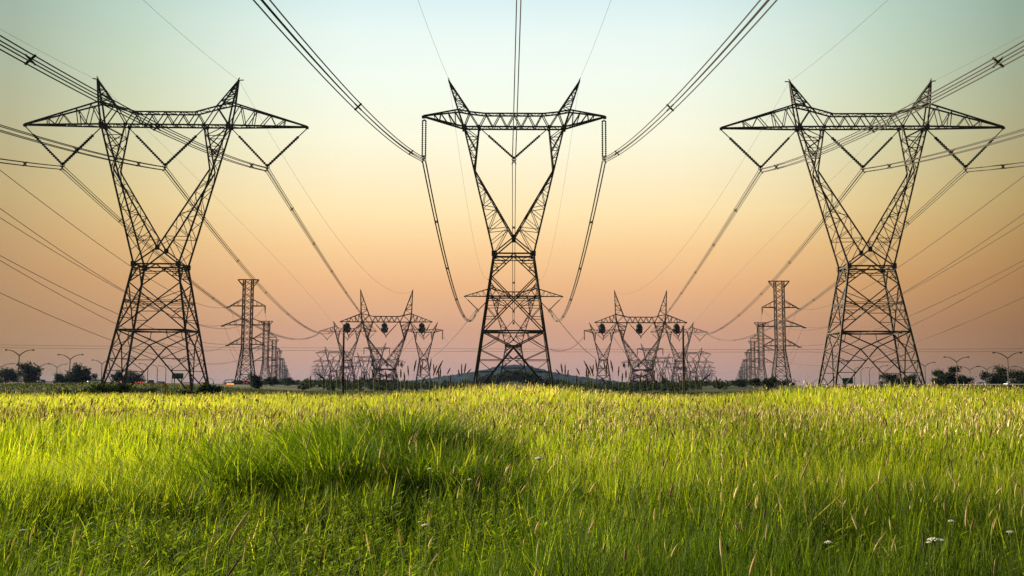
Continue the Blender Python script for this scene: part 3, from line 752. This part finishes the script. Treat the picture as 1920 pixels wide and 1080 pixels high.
# electronic message board on a gantry
D = 480; a = P(421.5, 718.5, D); b = P(442, 726, D); cx_ = (a.x+b.x)/2; g = th(cx_, D); w = b.x-a.x; h = a.z-b.z
root = thing('message_sign', (cx_, D, g), 'black electronic message board with glowing orange characters under an arched gantry', 'electronic sign')
zc_ = (a.z+b.z)/2-g; m = MB(); m.box((0,0,zc_), (w,.6,h)); m.build('board', BLACK, root)
m = MB(); rr = random.Random(5)
for k in range(5):
    x0 = -w*.30+k*w*.15
    m.bar((x0,-.36,zc_-h*.22), (x0+w*.06,-.36,zc_+h*.22), .09); m.bar((x0+w*.06,-.36,zc_+h*.22), (x0+w*.11,-.36,zc_+h*.1), .09)
    if k%2: m.bar((x0,-.36,zc_), (x0+w*.12,-.36,zc_-h*.05), .09)
m.build('lit_characters', LORG, root)
m = MB(); arc = [(-w*.62,0,-.3),(-w*.62,0,zc_+h*.4),(-w*.45,0,zc_+h*1.0),(-w*.15,0,zc_+h*1.22),(w*.2,0,zc_+h*1.22),(w*.45,0,zc_+h*1.0),(w*.6,0,zc_+h*.4),(w*.6,0,-.3)]
m.tube(arc, .14, 6); m.tube([(p[0]*.93,.5,p[2]*.965) for p in arc[1:-1]], .09, 6); m.build('gantry', GREY, root)
# traffic lights and road work lamps
for (u, v, m_, lab) in ((378,725.5,LYEL,'yellow light glowing beside the smallest orange sign'),(409.5,725,LYEL,'twin yellow light glowing beside the small green panel'),(416.6,724.6,LRED,'red signal light, left one of the pair beside the message board'),(420.8,724.6,LRED,'red signal light, right one of the pair beside the message board'),(427.3,725.3,LYEL,'small yellow light glowing under the message board')):
    D = 420; c = P(u, v, D); g = th(c.x, D); root = thing('signal_light', (c.x, D, g), lab, 'signal light'); zc_ = c.z-g
    m = MB(); m.bar((0,.2,-.3), (0,.2,zc_+.6), .07); m.build('signal_post', STEEL2, root)
    m = MB(); m.box((0,.14,zc_), (.7,.2,1.0)); m.build('signal_box', BLACK, root)
    m = MB(); m.tube([(0,.05,zc_),(0,-.12,zc_),(0,-.2,zc_)], [.36,.36,.15], 10); m.build('lit_lens', m_, root)

# ------------------------------------------------------------------ cars
def car(root, paint, lights, rear, van=False):
    L, W = 4.5, 1.8
    prof = [(-2.25,.35),(-2.2,.85),(-1.1,1.0),(-.75,1.05),(1.9,1.05),(2.2,.9),(2.25,.35)]
    m = MB(); m.prism(prof, -W/2, W/2); m.build('car_body', paint, root)
    cab = [(-1.05,1.0),(-.45,1.5),(1.2,1.52),(1.85,1.02)] if not van else [(-1.7,1.0),(-1.2,1.95),(2.1,2.0),(2.2,1.02)]
    m = MB(); m.prism(cab, -W/2+.12, W/2-.12); m.build('windows', GLASS, root)
    m = MB(); zr_ = cab[1][1]; m.box(((cab[1][0]+cab[2][0])/2,0,zr_+.03), (cab[2][0]-cab[1][0]+.05,W-.24,.07)); m.build('roof', paint, root)
    for x in (-1.4,1.4):
        for y in (-.82,.82):
            m = MB(); m.tube([(x,y-.1,.33),(x,y,.33),(x,y+.1,.33)], .33, 10); m.build('wheel', TYRE, root)
    for y in (-.62,.62):
        m = MB(); xx = 2.27 if rear else -2.27; m.tube([(xx-.06,y,.75),(xx,y,.75),(xx+.06,y,.75)] if not rear else [(xx-.06,y,.75),(xx,y,.75),(xx+.06,y,.75)], [.08,.13,.11], 8); m.build('tail_light' if rear else 'headlight', lights, root)
cars = [(78,420,PAINTD,LWHITE,False,'car with bright headlights driving past below the round tree on the left',90),(176,400,PAINTW,LWHITE,False,'white car beside the wide tree clump near the big left tower',25),(186,404,PAINTS,LWHITE,False,'silver car just behind the white one near the big left tower',20),
        (231,470,PAINTR,LRED,True,'red car seen through the outer leg of the big left tower',-60),(258,480,PAINTD,LRED,True,'dark car with red tail lights inside the big left tower, leading pair',-75),(267,486,PAINTS,LRED,True,'pale car with red tail lights inside the big left tower, right of the dark one',-75),
        (284,500,PAINTD,LOFF,True,'black van with a high roof seen inside the big left tower',-90),(299,540,PAINTS,LOFF,True,'small silver car between the curved lamps inside the big left tower',-90),(306,560,PAINTD,LOFF,True,'small dark car farthest along the highway inside the big left tower',-90),(463,430,PAINTD,LRED,True,'dark car with two red tail lights behind the nearest three-armed tower on the left',-90),
        (1840,420,PAINTD,LWHITE,False,'car with bright headlights below the round tree on the right',90),(1893,400,PAINTW,LWHITE,False,'white car between the two right-hand trees near the picture edge',25)]
for (u, D, pn, lt, rear, lab, deg) in cars:
    p = P(u, 720, D); z = 2.78 if u != 463 else th(p.x, D)
    root = thing('parked_car' if False else 'car', (p.x, D, z), lab, 'car', 'cars on the highway', R(deg)); car(root, pn, lt, rear, 'van' in lab)

# ------------------------------------------------------------------ trees and bushes
def leaf_cloud(n, lumps, size, r2, base=(.010,.018,.006)):
    """small leaf faces scattered in overlapping lumps (cx,cy,cz,rx,ry,rz)"""
    w = np.array([l[3]*l[4]*l[5] for l in lumps])**.8; w /= w.sum()
    idx = r2.choice(len(lumps), n, p=w); L = np.array(lumps)[idx]
    d = r2.normal(size=(n,3)); d /= np.linalg.norm(d, axis=1)[:,None]; rad = (r2.random(n)**.45)[:,None]*(1+.27*r2.normal(size=(n,1)))
    C = L[:,:3] + d*rad*L[:,3:6]
    a = r2.normal(size=(n,3)); a /= np.linalg.norm(a,axis=1)[:,None]; b = np.cross(a, r2.normal(size=(n,3))); b /= np.linalg.norm(b,axis=1)[:,None]
    s = (size*(.6+.8*r2.random(n)))[:,None]
    V = np.stack([C-a*s, C+b*s*.55, C+a*s, C-b*s*.55], 1).reshape(-1,3); Fq = np.arange(4*n).reshape(-1,4)
    lt = (.75+.5*r2.random(len(lumps)))[idx]*(.7+.6*r2.random(n))
    col = np.array(base)[None]*lt[:,None]; col[:,0] *= (.9+.35*r2.random(n))
    return V, Fq, np.repeat(col, 4, 0)
def tree(u, vtop, D, width, hgt, label, seed, name='broadleaf_tree', group=None, z=None, n=2600, low=.15):
    r2 = np.random.default_rng(seed); x = (u-CX)*D/F; g = th(x, D) if z is None else z
    root = thing(name, (x, D, g), label, 'tree', group)
    m = MB(); m.tube([(0,0,-.4),(.1,0,hgt*.25),(0,.1,hgt*.55)], [hgt*.045,hgt*.035,hgt*.015], 7)
    lumps = []
    k = 15
    for i in range(k):
        a = r2.random()*6.283; rr_ = r2.random()**.6; zz = low + (1-low)*r2.random()*.85
        env = math.sqrt(max(.05, 1-((zz-.5)/.56)**2))
        cx_, cy_ = math.cos(a)*rr_*width*.36*env, math.sin(a)*rr_*width*.36*env
        s = (.13+.10*r2.random()); lumps.append((cx_, cy_, hgt*(zz*.88+.03), width*s, width*s, hgt*s*1.05))
        m.tube([(0,0,hgt*.22),(cx_*.5,cy_*.5,hgt*(zz*.5+.12)),(cx_,cy_,hgt*zz*.88)], [hgt*.02,hgt*.012,hgt*.005], 5)
    m.build('trunk', BARK, root)
    V, Fq, col = leaf_cloud(n, lumps, hgt*.045, r2); npmesh('crown', V, Fq, tint=col, m=LEAF, parent=root)
    return root
TG = 'trees beyond the highway'
tl = [(15,700,440,13.5,8.2,'dark tree at the very %s edge below the tallest street lamp'),(62,689,450,14.0,10.2,'round dark tree between two poles of street lamps on the %s'),(146,689,455,13,10.6,'wide dark tree clump with a taller crown behind the lamp on the %s'),(118,703,450,8,6.2,'low loose tree between the round tree and the wide clump on the %s'),(168,697,460,9,8.4,'tree joining the wide clump toward the big %s tower'),(222,706,560,9,8,'small far tree seen between the outer legs of the big %s tower'),(258,704,560,15,8.5,'low broad far tree inside the legs of the big %s tower'),(240,709,570,9,6.5,'lowest far tree inside the legs of the big %s tower, beside the broad one')]
sd = 100
for sg in (-1,1):
    sd_ = 'left' if sg < 0 else 'right'
    for u, v, D, w, h, lab in tl:
        sd += 1; uu = u if sg < 0 else 2*CX-u; tree(uu, v, D, w, h, lab % sd_, sd, 'broadleaf_tree', TG, z=2.0 if D < 500 else 2.4)
    for u, D, w, h, lab in ((485,330,7.5,5.6,'dark bushy tree at the foot of the nearest three-armed tower on the %s'),(511,420,7,4.4,'low dark tree just inward of the three-armed tower foot on the %s'),(541,450,9,4.6,'hazy low tree under the receding three-armed towers on the %s')):
        sd += 1; uu = u if sg < 0 else 2*CX-u; tree(uu, 0, D, w, h, lab % sd_, sd, 'broadleaf_tree', TG, n=1800, low=.05)
def bush(u, D, w, h, label, seed, g=0):
    r2 = np.random.default_rng(seed); x = (u-CX)*D/F; zz = th(x, D)+g
    root = thing('bush', (x, D, zz), label, 'bush', 'bushes at the foot of the left tower')
    lumps = [((r2.random()-.5)*w*.8, (r2.random()-.5)*w*.5, h*(.2+.4*r2.random()), w*(.13+.1*r2.random()), w*.2, h*(.25+.15*r2.random())) for _ in range(9)]
    V, Fq, col = leaf_cloud(1500, lumps, .22, r2, (.013,.024,.005)); npmesh('foliage', V, Fq, tint=col, m=LEAF, parent=root)
    m = MB()
    for l in lumps[:6]: m.tube([(l[0]*.2,l[1]*.2,-.2),(l[0]*.6,l[1]*.6,l[2]*.6),(l[0],l[1],l[2])], [.06,.04,.02], 5)
    m.build('stems', BARK, root)
for i, (u, D, w, h, lab) in enumerate(((205,172,8.5,2.4,'dark bush round the outer foot of the big left tower'),(245,180,9,2.0,'low dark bush between the outer feet of the big left tower'),(270,200,7,1.6,'low bush spreading under the middle of the big left tower'),(398,165,4.2,2.3,'dense green bush at the inner foot of the big left tower'),(367,160,4.6,1.2,'low light green bush just outside the inner foot of the big left tower'),(150,150,6.5,1.5,'low grassy bush left of the big left tower'))):
    bush(u, D, w, h, lab, 300+i)

# woods: no one could count these trees
def wood(name, pts, hmin, hmax, nleaf, size, seed, base, hs=None):
    r2 = np.random.default_rng(seed); Vs = []; Fs = []; Cs = []; off = 0
    for n_, (x, y) in enumerate(pts):
        h = hmin+(hmax-hmin)*r2.random(); h = hs[n_] if hs else h; w = h*(.55+.4*r2.random())*(2 if hs else 1); g = th(x,y)
        lumps = [(x+(r2.random()-.5)*w*.6, y+(r2.random()-.5)*w*.6, g+h*(.2+.62*r2.random()), w*.3, w*.3, h*.24) for _ in range(6)]
        V, Fq, C = leaf_cloud(nleaf, lumps, size*(h/6 if hs else 1), r2, base); Vs.append(V); Fs.append(Fq+off); Cs.append(C); off += len(V)
    o = npmesh(name, np.concatenate(Vs), np.concatenate(Fs), tint=np.concatenate(Cs), m=LEAF)
    return o
r2 = np.random.default_rng(5); pts = []
for _ in range(150):
    x = r2.normal()*21; y = 735+r2.random()*40; pts.append((x, y))
for _ in range(60):
    x = (r2.random()*2-1)*115; pts.append((x, 700+r2.random()*60))
o = wood('knoll_wood', pts, 4.0, 7.5, 130, .75, 6, (.013,.024,.009)); tag(o, 'dark wooded knoll behind the feet of the central big tower', 'wood', kind='stuff')
pts = []; hs = []
for _ in range(1100):
    y = 330 + 1250*r2.random()**1.1; uu = 962 + (r2.random()*2-1)*520
    if abs(uu-962) < 70 and y < 900: continue
    if abs(uu-962) > 400 and y < 520: continue
    pts.append(((uu-CX)*y/F, y)); hs.append(1.7 + 8.0/F*y*(.55+.5*r2.random()))
o = wood('horizon_wood', pts, 4, 9, 60, 1.0, 8, (.014,.026,.012), hs); tag(o, 'hazy blue belt of woodland along the horizon', 'wood', kind='stuff')

# ------------------------------------------------------------------ meadow
def vnoise(x, y, sc, seed):
    r3 = np.random.default_rng(seed); g = r3.random((64,64)); x = np.asarray(x)/sc; y = np.asarray(y)/sc
    xi = np.floor(x).astype(int); yi = np.floor(y).astype(int); fx = x-xi; fy = y-yi; fx = fx*fx*(3-2*fx); fy = fy*fy*(3-2*fy)
    a = g[xi%64, yi%64]; b = g[(xi+1)%64, yi%64]; c = g[xi%64,(yi+1)%64]; d = g[(xi+1)%64,(yi+1)%64]
    return (a*(1-fx)+b*fx)*(1-fy)+(c*(1-fx)+d*fx)*fy
def scatter(n, r0, r1, half=R(33)):
    r = np.sqrt(r0*r0+(r1*r1-r0*r0)*rng.random(n)); a = (rng.random(n)*2-1)*half
    return r*np.sin(a), r*np.cos(a)
def blades(x, y, h, w, lean, phi, col, segs=3, z=None, curl=.6):
    n = len(x); z = terrain(x,y) if z is None else z
    dx, dy = np.cos(phi), np.sin(phi); fa = rng.random(n)*np.pi; wx_, wy_ = np.cos(fa), np.sin(fa)
    V = []; ts = np.linspace(0,1,segs+1)
    for t in ts[:-1]:
        off = lean*h*(t**1.8); zz = z - .03 + h*(t - curl*lean*t*t*.5)
        ww = w*(1-.55*t**2)
        cxp, cyp = x+dx*off, y+dy*off
        V.append(np.stack([cxp-wx_*ww/2, cyp-wy_*ww/2, zz],1)); V.append(np.stack([cxp+wx_*ww/2, cyp+wy_*ww/2, zz],1))
    off = lean*h; V.append(np.stack([x+dx*off, y+dy*off, z-.03+h*(1-curl*lean*.5)],1))
    k = 2*segs+1; V = np.stack(V,1).reshape(-1,3); b = np.arange(n)*k
    q = np.concatenate([np.stack([b+2*i, b+2*i+1, b+2*i+3, b+2*i+2],1) for i in range(segs-1)]) if segs > 1 else np.zeros((0,4),int)
    t3 = np.stack([b+2*segs-2, b+2*segs-1, b+2*segs],1)
    return V, q, t3, np.repeat(col, k, 0)
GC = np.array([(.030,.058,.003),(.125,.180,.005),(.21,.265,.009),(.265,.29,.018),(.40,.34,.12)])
def pick(n, x, y, wts):
    W = np.array(wts, float); W = W/W.sum(axis=-1, keepdims=True)
    if W.ndim == 1: W = np.repeat(W[None], n, 0)
    c = np.cumsum(W, 1); i = (rng.random(n)[:,None] > c).sum(1).clip(0,4)
    col = GC[i]*(.75+.5*rng.random(n))[:,None]; return col
parts = []
def field_keep(x, y):
    """tall meadow ends at a ragged line on the left; continues over the rises"""
    edge = 92 + 34*vnoise(x, y*.15, 7, 4) + 10*sst(14,22,x)
    return y < edge
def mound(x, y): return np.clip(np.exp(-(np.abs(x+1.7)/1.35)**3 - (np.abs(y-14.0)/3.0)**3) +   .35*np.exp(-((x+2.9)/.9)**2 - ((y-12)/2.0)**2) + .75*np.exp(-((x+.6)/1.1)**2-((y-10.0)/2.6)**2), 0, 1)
def weedy(x, y): return np.clip(1.5*np.exp(-((x+1.6)/2.2)**2-((y-7.2)/2.3)**2)*(.35+vnoise(x,y,.9,31)) + .9*(vnoise(x,y,1.3,33)>.70)*(np.hypot(x,y)<12), 0, 1)
def hgt(x, y): return (.58 + .12*sst(9,20,np.hypot(x,y))) + 0*x + .22*vnoise(x,y,2.2,1) + .14*vnoise(x,y,.7,2)
for (n, r0, r1, wmin, segs) in ((115000,2.6,7,.0055,4),(190000,7,14,.008,3),(120000,14,28,.020,3),(120000,28,60,.036,2),(120000,60,130,.065,2)):
    x, y = scatter(n, r0, r1); k = field_keep(x,y); x, y = x[k], y[k]; n = len(x)
    cs = .22 if r0 < 7 else (.3 if r0 < 14 else .55 if r0 < 28 else 1.2)       # blades gather in clumps
    gx, gy = np.floor(x/cs), np.floor(y/cs); hsh = lambda a: np.modf(np.abs(np.sin(gx*12.9898*a+gy*78.233)*43758.5453))[0]
    px_, py_ = (gx+hsh(1.0))*cs, (gy+hsh(1.7))*cs; pull = (.75*hsh(2.3))*rng.random(n)
    x = x+(px_-x)*pull; y = y+(py_-y)*pull; tall = .78+.44*hsh(3.1); r = np.hypot(x,y)
    kk = rng.random(n) > np.maximum(.7*mound(x,y), .75*weedy(x,y)); x, y, r, tall = x[kk], y[kk], r[kk], tall[kk]; n = len(x)
    p = vnoise(x,y,2.4,9); q = vnoise(x,y,9.0,12); dry = sst(14, 60, r); nr = np.maximum(1-sst(4.2,12,r), .9*mound(x,y)); p = np.clip((p-.25)*1.6,0,1)  # blades near the camera pick darker greens: vignette shade put into their colour
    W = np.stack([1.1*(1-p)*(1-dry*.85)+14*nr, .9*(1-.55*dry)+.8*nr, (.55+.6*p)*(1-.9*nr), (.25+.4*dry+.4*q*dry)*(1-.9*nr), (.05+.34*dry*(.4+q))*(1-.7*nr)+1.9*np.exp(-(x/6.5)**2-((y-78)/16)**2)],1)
    h = hgt(x,y)*tall*(.55+.6*rng.random(n))*(1-.3*weedy(x,y))*(1+.35*dry*(vnoise(x,y,5,71)-.4)); lean = .10+.42*rng.random(n)**1.6; phi = rng.normal(.3, 1.5, n)
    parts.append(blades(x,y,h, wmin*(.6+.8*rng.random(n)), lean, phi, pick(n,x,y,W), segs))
# tussock of lush long grass on the mound
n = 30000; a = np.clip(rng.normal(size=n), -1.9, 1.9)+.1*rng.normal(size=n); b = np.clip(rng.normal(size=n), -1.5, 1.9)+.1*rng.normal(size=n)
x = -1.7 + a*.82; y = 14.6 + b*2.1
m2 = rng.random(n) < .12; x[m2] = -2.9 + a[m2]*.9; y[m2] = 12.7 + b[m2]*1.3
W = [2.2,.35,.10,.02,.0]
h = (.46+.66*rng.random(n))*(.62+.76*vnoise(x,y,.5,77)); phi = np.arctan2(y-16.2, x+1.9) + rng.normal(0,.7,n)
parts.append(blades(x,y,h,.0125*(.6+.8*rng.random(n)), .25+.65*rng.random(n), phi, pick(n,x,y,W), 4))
# rough short grass beyond the field, under the left tower and up the bank
x, y = scatter(90000, 100, 330, R(31)); k = (y > 100) & (np.abs(x) > 15); x, y = x[k], y[k]; n = len(x); p = vnoise(x,y,16,3)
W = np.stack([1.6-p, np.full(n,.18), .02+.05*p, .01+.03*p, .02+.22*p*p],1)
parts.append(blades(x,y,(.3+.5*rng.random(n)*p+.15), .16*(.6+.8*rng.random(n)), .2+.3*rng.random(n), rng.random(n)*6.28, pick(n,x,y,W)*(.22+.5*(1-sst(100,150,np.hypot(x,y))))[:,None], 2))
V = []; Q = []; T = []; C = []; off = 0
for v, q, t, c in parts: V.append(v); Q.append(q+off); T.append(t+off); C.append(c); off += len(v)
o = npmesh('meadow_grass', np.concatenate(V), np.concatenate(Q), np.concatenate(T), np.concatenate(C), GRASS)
tag(o, 'tall yellow-green meadow grass filling the whole foreground', 'grass', kind='stuff')

# broad-leaved weeds low in the foreground
def weeds():
    Vs=[]; Cs=[]; 
    n = 5200; x, y = scatter(n, 3.2, 12.0, R(31)); k = rng.random(n) < weedy(x,y)*.7; x, y = x[k], y[k]
    Q=[]; off=0
    for xi, yi in zip(x,y):
        g = th(xi,yi); h = .28+.46*rng.random(); nl = int(10+14*rng.random()); lx, ly = rng.normal(0,.16,2); sz = .6+.9*rng.random()
        t = np.linspace(.2,1,nl); ang = t*40+rng.random()*6; L = (.095-.05*t)*(.6+.8*rng.random(nl))*sz; 
        d = np.stack([np.cos(ang),np.sin(ang),.25+.5*t],1); base = np.stack([xi+lx*t*t+.01*rng.normal(size=nl), yi+ly*t*t, g+h*t],1)
        s = np.stack([-np.sin(ang),np.cos(ang),0*ang],1)*(L*.13)[:,None]
        v = np.stack([base, base+d*(L*.5)[:,None]+s, base+d*L[:,None]-np.array([0,0,.012]), base+d*(L*.5)[:,None]-s],1).reshape(-1,3)
        Vs.append(v); Q.append(np.arange(4*nl).reshape(-1,4)+off); off += 4*nl
        c = np.array([.085,.135,.008])*(.6+.8*rng.random()); Cs.append(np.repeat(c[None],4*nl,0))
        # stem
        w=.002; v = np.array([[xi-w,yi,g],[xi+w,yi,g],[xi+w+lx,yi+ly,g+h],[xi-w+lx,yi+ly,g+h]]); Vs.append(v); Q.append(np.arange(4).reshape(-1,4)+off); off+=4; Cs.append(np.repeat(np.array([[.05,.065,.012]]),4,0))
    o = npmesh('leafy_weeds', np.concatenate(Vs), np.concatenate(Q), tint=np.concatenate(Cs), m=GRASS); tag(o, 'leafy low weeds growing among the nearest grass', 'weeds', kind='stuff')
weeds()

# seed heads all over the meadow
def seedheads(x, y, h, L, rad, lean, phi, col, k, sw):
    n = len(x); z = terrain(x,y); dx, dy = np.cos(phi), np.sin(phi)
    P0 = np.stack([x,y,z],1); top = np.stack([x+dx*lean*h, y+dy*lean*h, z+h*(1-.3*lean)],1)
    mid = P0*.5+top*.5 - np.stack([dx*lean*h*.18, dy*lean*h*.18, -.0*h],1)
    d = np.stack([dx*lean*1.5, dy*lean*1.5, 1-.2*lean],1); d /= np.linalg.norm(d,axis=1)[:,None]
    a = np.cross(d, np.array([0,0,1.])+.3*rng.normal(size=(n,3))); a /= np.linalg.norm(a,axis=1)[:,None]; b = np.cross(d,a)
    prof = [(0,.35),(.25,1.),(.6,.9),(1,.1)]
    V = []
    for t, rr_ in prof:
        c = top + d*(L*t)[:,None] + np.stack([dx,dy,-.4*np.ones(n)],1)*(L*.25*t*t*lean)[:,None]
        for j in range(k):
            th_ = 2*np.pi*j/k; V.append(c + (a*math.cos(th_)+b*math.sin(th_))*(rad*rr_)[:,None])
    nv = len(prof)*k
    for c in (P0, mid, top):
        V.append(c - a*sw); V.append(c + a*sw)
    tot = nv+6; V = np.stack(V,1).reshape(-1,3); o = np.arange(n)*tot
    q = [np.stack([o+i*k+j, o+i*k+(j+1)%k, o+(i+1)*k+(j+1)%k, o+(i+1)*k+j],1) for i in range(len(prof)-1) for j in range(k)]
    q += [np.stack([o+nv, o+nv+1, o+nv+3, o+nv+2],1), np.stack([o+nv+2, o+nv+3, o+nv+5, o+nv+4],1)]
    C = np.repeat(col[:,None,:], tot, 1); C[:,nv:] = np.array([.14,.16,.035]); return V, np.concatenate(q), C.reshape(-1,3)
SC = np.array([(.52,.46,.26),(.42,.34,.19),(.20,.125,.085),(.14,.085,.065),(.38,.36,.14)])
S = []
for (n, r0, r1, rad, L, k, sw) in ((110,3.4,8,.006,.11,5,.0016),(1100,8,18,.007,.12,4,.002),(6000,18,40,.016,.16,3,.004),(7000,40,125,.035,.19,3,.008)):
    x, y = scatter(n, r0, r1, R(31)); kk = field_keep(x,y) & (vnoise(x,y,4,41) > .28); x, y = x[kk], y[kk]; n = len(x)
    ci = rng.choice(5, n, p=(.32,.26,.13,.07,.22)); col = SC[ci]*(.75+.5*rng.random(n))[:,None]
    h = hgt(x,y)*(.85+.35*rng.random(n)); S.append(seedheads(x,y,h,L*(.6+.7*rng.random(n)),np.full(n,rad)*(.7+.5*rng.random(n)),.08+.4*rng.random(n)**1.5,np.where(rng.random(n)<.6, rng.normal(.2,.9,n), rng.random(n)*6.28),col,k,sw))
V=[];Q=[];C=[];off=0
for v,q,c in S: V.append(v); Q.append(q+off); C.append(c); off+=len(v)
o = npmesh('grass_seed_heads', np.concatenate(V), np.concatenate(Q), tint=np.concatenate(C), m=SEED); tag(o, 'cream and rust seed heads scattered over the meadow', 'seed heads', kind='stuff')

# individual tall stalks against the skyline
stalks = [(583,705,1,21),(592,699,-14,17),(632,694,0,16),(622,703,1,18),(654,700,2,20),(675,706,1,20),(682,697,-2,22),(697,692,-3,18),(705,700,2,20),(723,695,-2,24),(747,671,0,18),(752,693,0,16),(758,699,-1,16),(765,686,-1,19),(781,675,3,22),(788,681,-1,26),(794,675,2,17),(799,706,6,14),(809,673,2,24),(813,683,-1,16),(820,685,5,20),(822,692,-1,20),(831,676,9,28),(826,689,0,20),(845,690,4,12),(845,703,0,16),(860,693,-1,14),(866,682,0,24),(874,681,2,20),(884,692,6,10),(606,709,0,14),(641,706,-1,18),(664,712,2,14),(712,707,0,17),(737,701,-1,18)]
def stalk_mesh(L, lean, hz, seedr=.011):
    return None
for sg in (-1,1):
    sd_ = 'left' if sg < 0 else 'right'
    for i, (u, v, ln, hl) in enumerate(stalks):
        D = 15.5 + 4.5*((i*37)%11)/11; tp = P(u, v, D); lnm = ln*D/F*1.4; x = tp.x - lnm*.9
        x0 = x*(-sg); lnm *= (-sg); g = th(x0, D)
        root = thing('seed_stalk', (x0, D, g), 'tall dark seed stalk standing against the sky %s of the central tower' % sd_, 'grass stalk', 'tall seed stalks along the skyline %s of the central tower' % sd_)
        hh = tp.z - g; L = hl*D/F
        top = Vector((tp.x*(-sg)-x0, 0, hh)); hb = top - Vector((lnm, 0, L*.97))
        m = MB(); m.tube([(0,0,-.05), (hb.x*.35, .01, hb.z*.55), tuple(hb)], [.0035,.003,.0025], 5); m.build('stem', STEMG, root)
        m = MB(); pts = []; rad = []
        for k_ in range(8):
            t = k_/7; pts.append(hb.lerp(top, t) + Vector((lnm*.25*(t*t-t), 0, 0))); rad.append((.005+.0085*math.sin(math.pi*min(1,t*.9+.08)))*(1+.18*math.sin(k_*2.3+i)))
        m.tube(pts, rad, 6); m.build('seed_head', SEEDD, root)
# big blurred stalk heads close to the lens
for i, (u0, v0, u1, v1, D, lab) in enumerate(((432,1018,468,960,3.6,'large tan seed head leaning right in the near grass at the lower left'),(575,846,585,808,9,'upright tan seed head on the left shoulder of the lush tussock'),(1216,850,1222,812,9,'upright cream seed head in the bright grass right of the tussock'),(1502,898,1520,858,7.5,'cream seed head leaning right in the right-hand meadow'),(1241,890,1256,852,7.5,'slender rust seed head leaning right in the bright meadow'),(776,836,790,796,11,'pale seed head rising before the lush tussock'))):
    a = P(u0,v0,D); b = P(u1,v1,D); g = th(a.x,D)
    root = thing('seed_stalk', (a.x-.02,D,g), lab, 'grass stalk'); a -= Vector((a.x-.02-0,D,g)) if False else Vector((a.x-.02,D,g)); b -= Vector((P(u0,v0,D).x-.02,D,g))
    m = MB(); m.tube([(-(b.x-a.x)*.6,0,-.03),(0,.0,a.z*.6),tuple(a)], [.003,.0028,.0022], 6); m.build('stem', STEMG, root)
    m = MB(); m.tube([a.lerp(b,t) for t in (0,.15,.4,.65,.85,1)], [.003,.006,.007,.0065,.0045,.0015], 8); m.build('seed_head', mat('tan_seed_head', (.33,.28,.16), .9, 0, .1, nscale=60, transl=.3) if i == 0 else bpy.data.materials['tan_seed_head'], root)

# white umbel flowers
def yarrow(u, v, D, w, label, seed):
    r_ = random.Random(seed); t = P(u,v,D); g = th(t.x,D); root = thing('white_flower', (t.x,D,g), label, 'flower', 'white umbel flowers in the grass'); hh = t.z-g
    m = MB(); m.tube([(0,.02,-.03),(.01,0,hh*.5),(0,0,hh-w*.35)], [.003,.0028,.002], 5)
    hd = MB()
    for i in range(22):
        a = i*2.4; rr_ = w*.5*math.sqrt((i+.5)/22); p = Vector((rr_*math.cos(a), rr_*math.sin(a), hh - .35*w*(rr_/w/.5)**2*.6 + r_.uniform(-.002,.002)))
        m.tube([(0,0,hh-w*.4), tuple(p*.5+Vector((0,0,hh-w*.25))*.5), tuple(p)], [.0012,.001,.001], 4)
        s = w*.09
        hd.tube([p-Vector((0,0,s*.5)), p, p+Vector((0,0,s*.5))], [s*.6,s*1.1,s*.4], 6)
    m.build('stem', STEMG, root); hd.build('flower_head', PETAL, root)
for i, (u, v, D, w, lab) in enumerate(((1011,857,9.5,.075,'tall white flower head in the middle of the meadow, right of the lush tussock'),(1003,864,9.4,.03,'small white bud just below the tall middle flower'),(807,878,9,.05,'white flower in front of the lush tussock'),(882,898,8.5,.045,'small white flower in the dark grass in front of the tussock'),(799,983,6,.045,'white flower low in the grass at the centre bottom'),(788,978,6.1,.022,'tiny white flower beside the low centre one'),(1555,1013,5.4,.045,'white flower near the bottom, left of the lower right cluster'),(1752,1006,5.2,.065,'widest white flower cluster at the lower right'),(1743,1013,5.2,.03,'white floret at the left of the lower right cluster'),(1767,1009,5.25,.03,'white floret at the right of the lower right cluster'),(1785,973,6,.04,'white flower above the lower right cluster'),(1895,993,5.6,.04,'white flower at the far right edge of the grass'),(45,995,5.6,.036,'white flower at the far left edge of the grass'),(306,751,24,.12,'white flower at the far edge of the meadow under the big left tower'),(1634,751,24,.12,'white flower at the far edge of the meadow under the big right tower'),(880,783,16,.06,'white flower at the top right of the lush tussock'),(892,782,16,.05,'second white flower at the top right of the tussock'))):
    yarrow(u, v, D, w, lab, i)

# ------------------------------------------------------------------ evening haze
def haze():
    m = bpy.data.materials.new('evening_haze'); m.use_nodes = True; t = m.node_tree
    t.nodes.remove(t.nodes['Principled BSDF'])
    pv = t.nodes.new('ShaderNodeVolumePrincipled'); pv.inputs['Color'].default_value = (.15,.21,.36,1); pv.inputs['Density'].default_value = HAZE; pv.inputs['Anisotropy'].default_value = .2
    t.links.new(pv.outputs[0], t.nodes['Material Output'].inputs['Volume'])
    b = MB(); b.box((0,0,(60.5-2)/2), (13400,13400,62.5)); o = b.build('haze', m); tag(o, kind='stuff', label='thin evening haze over the meadow', cat='haze')
HAZE = 0.55e-4
haze()
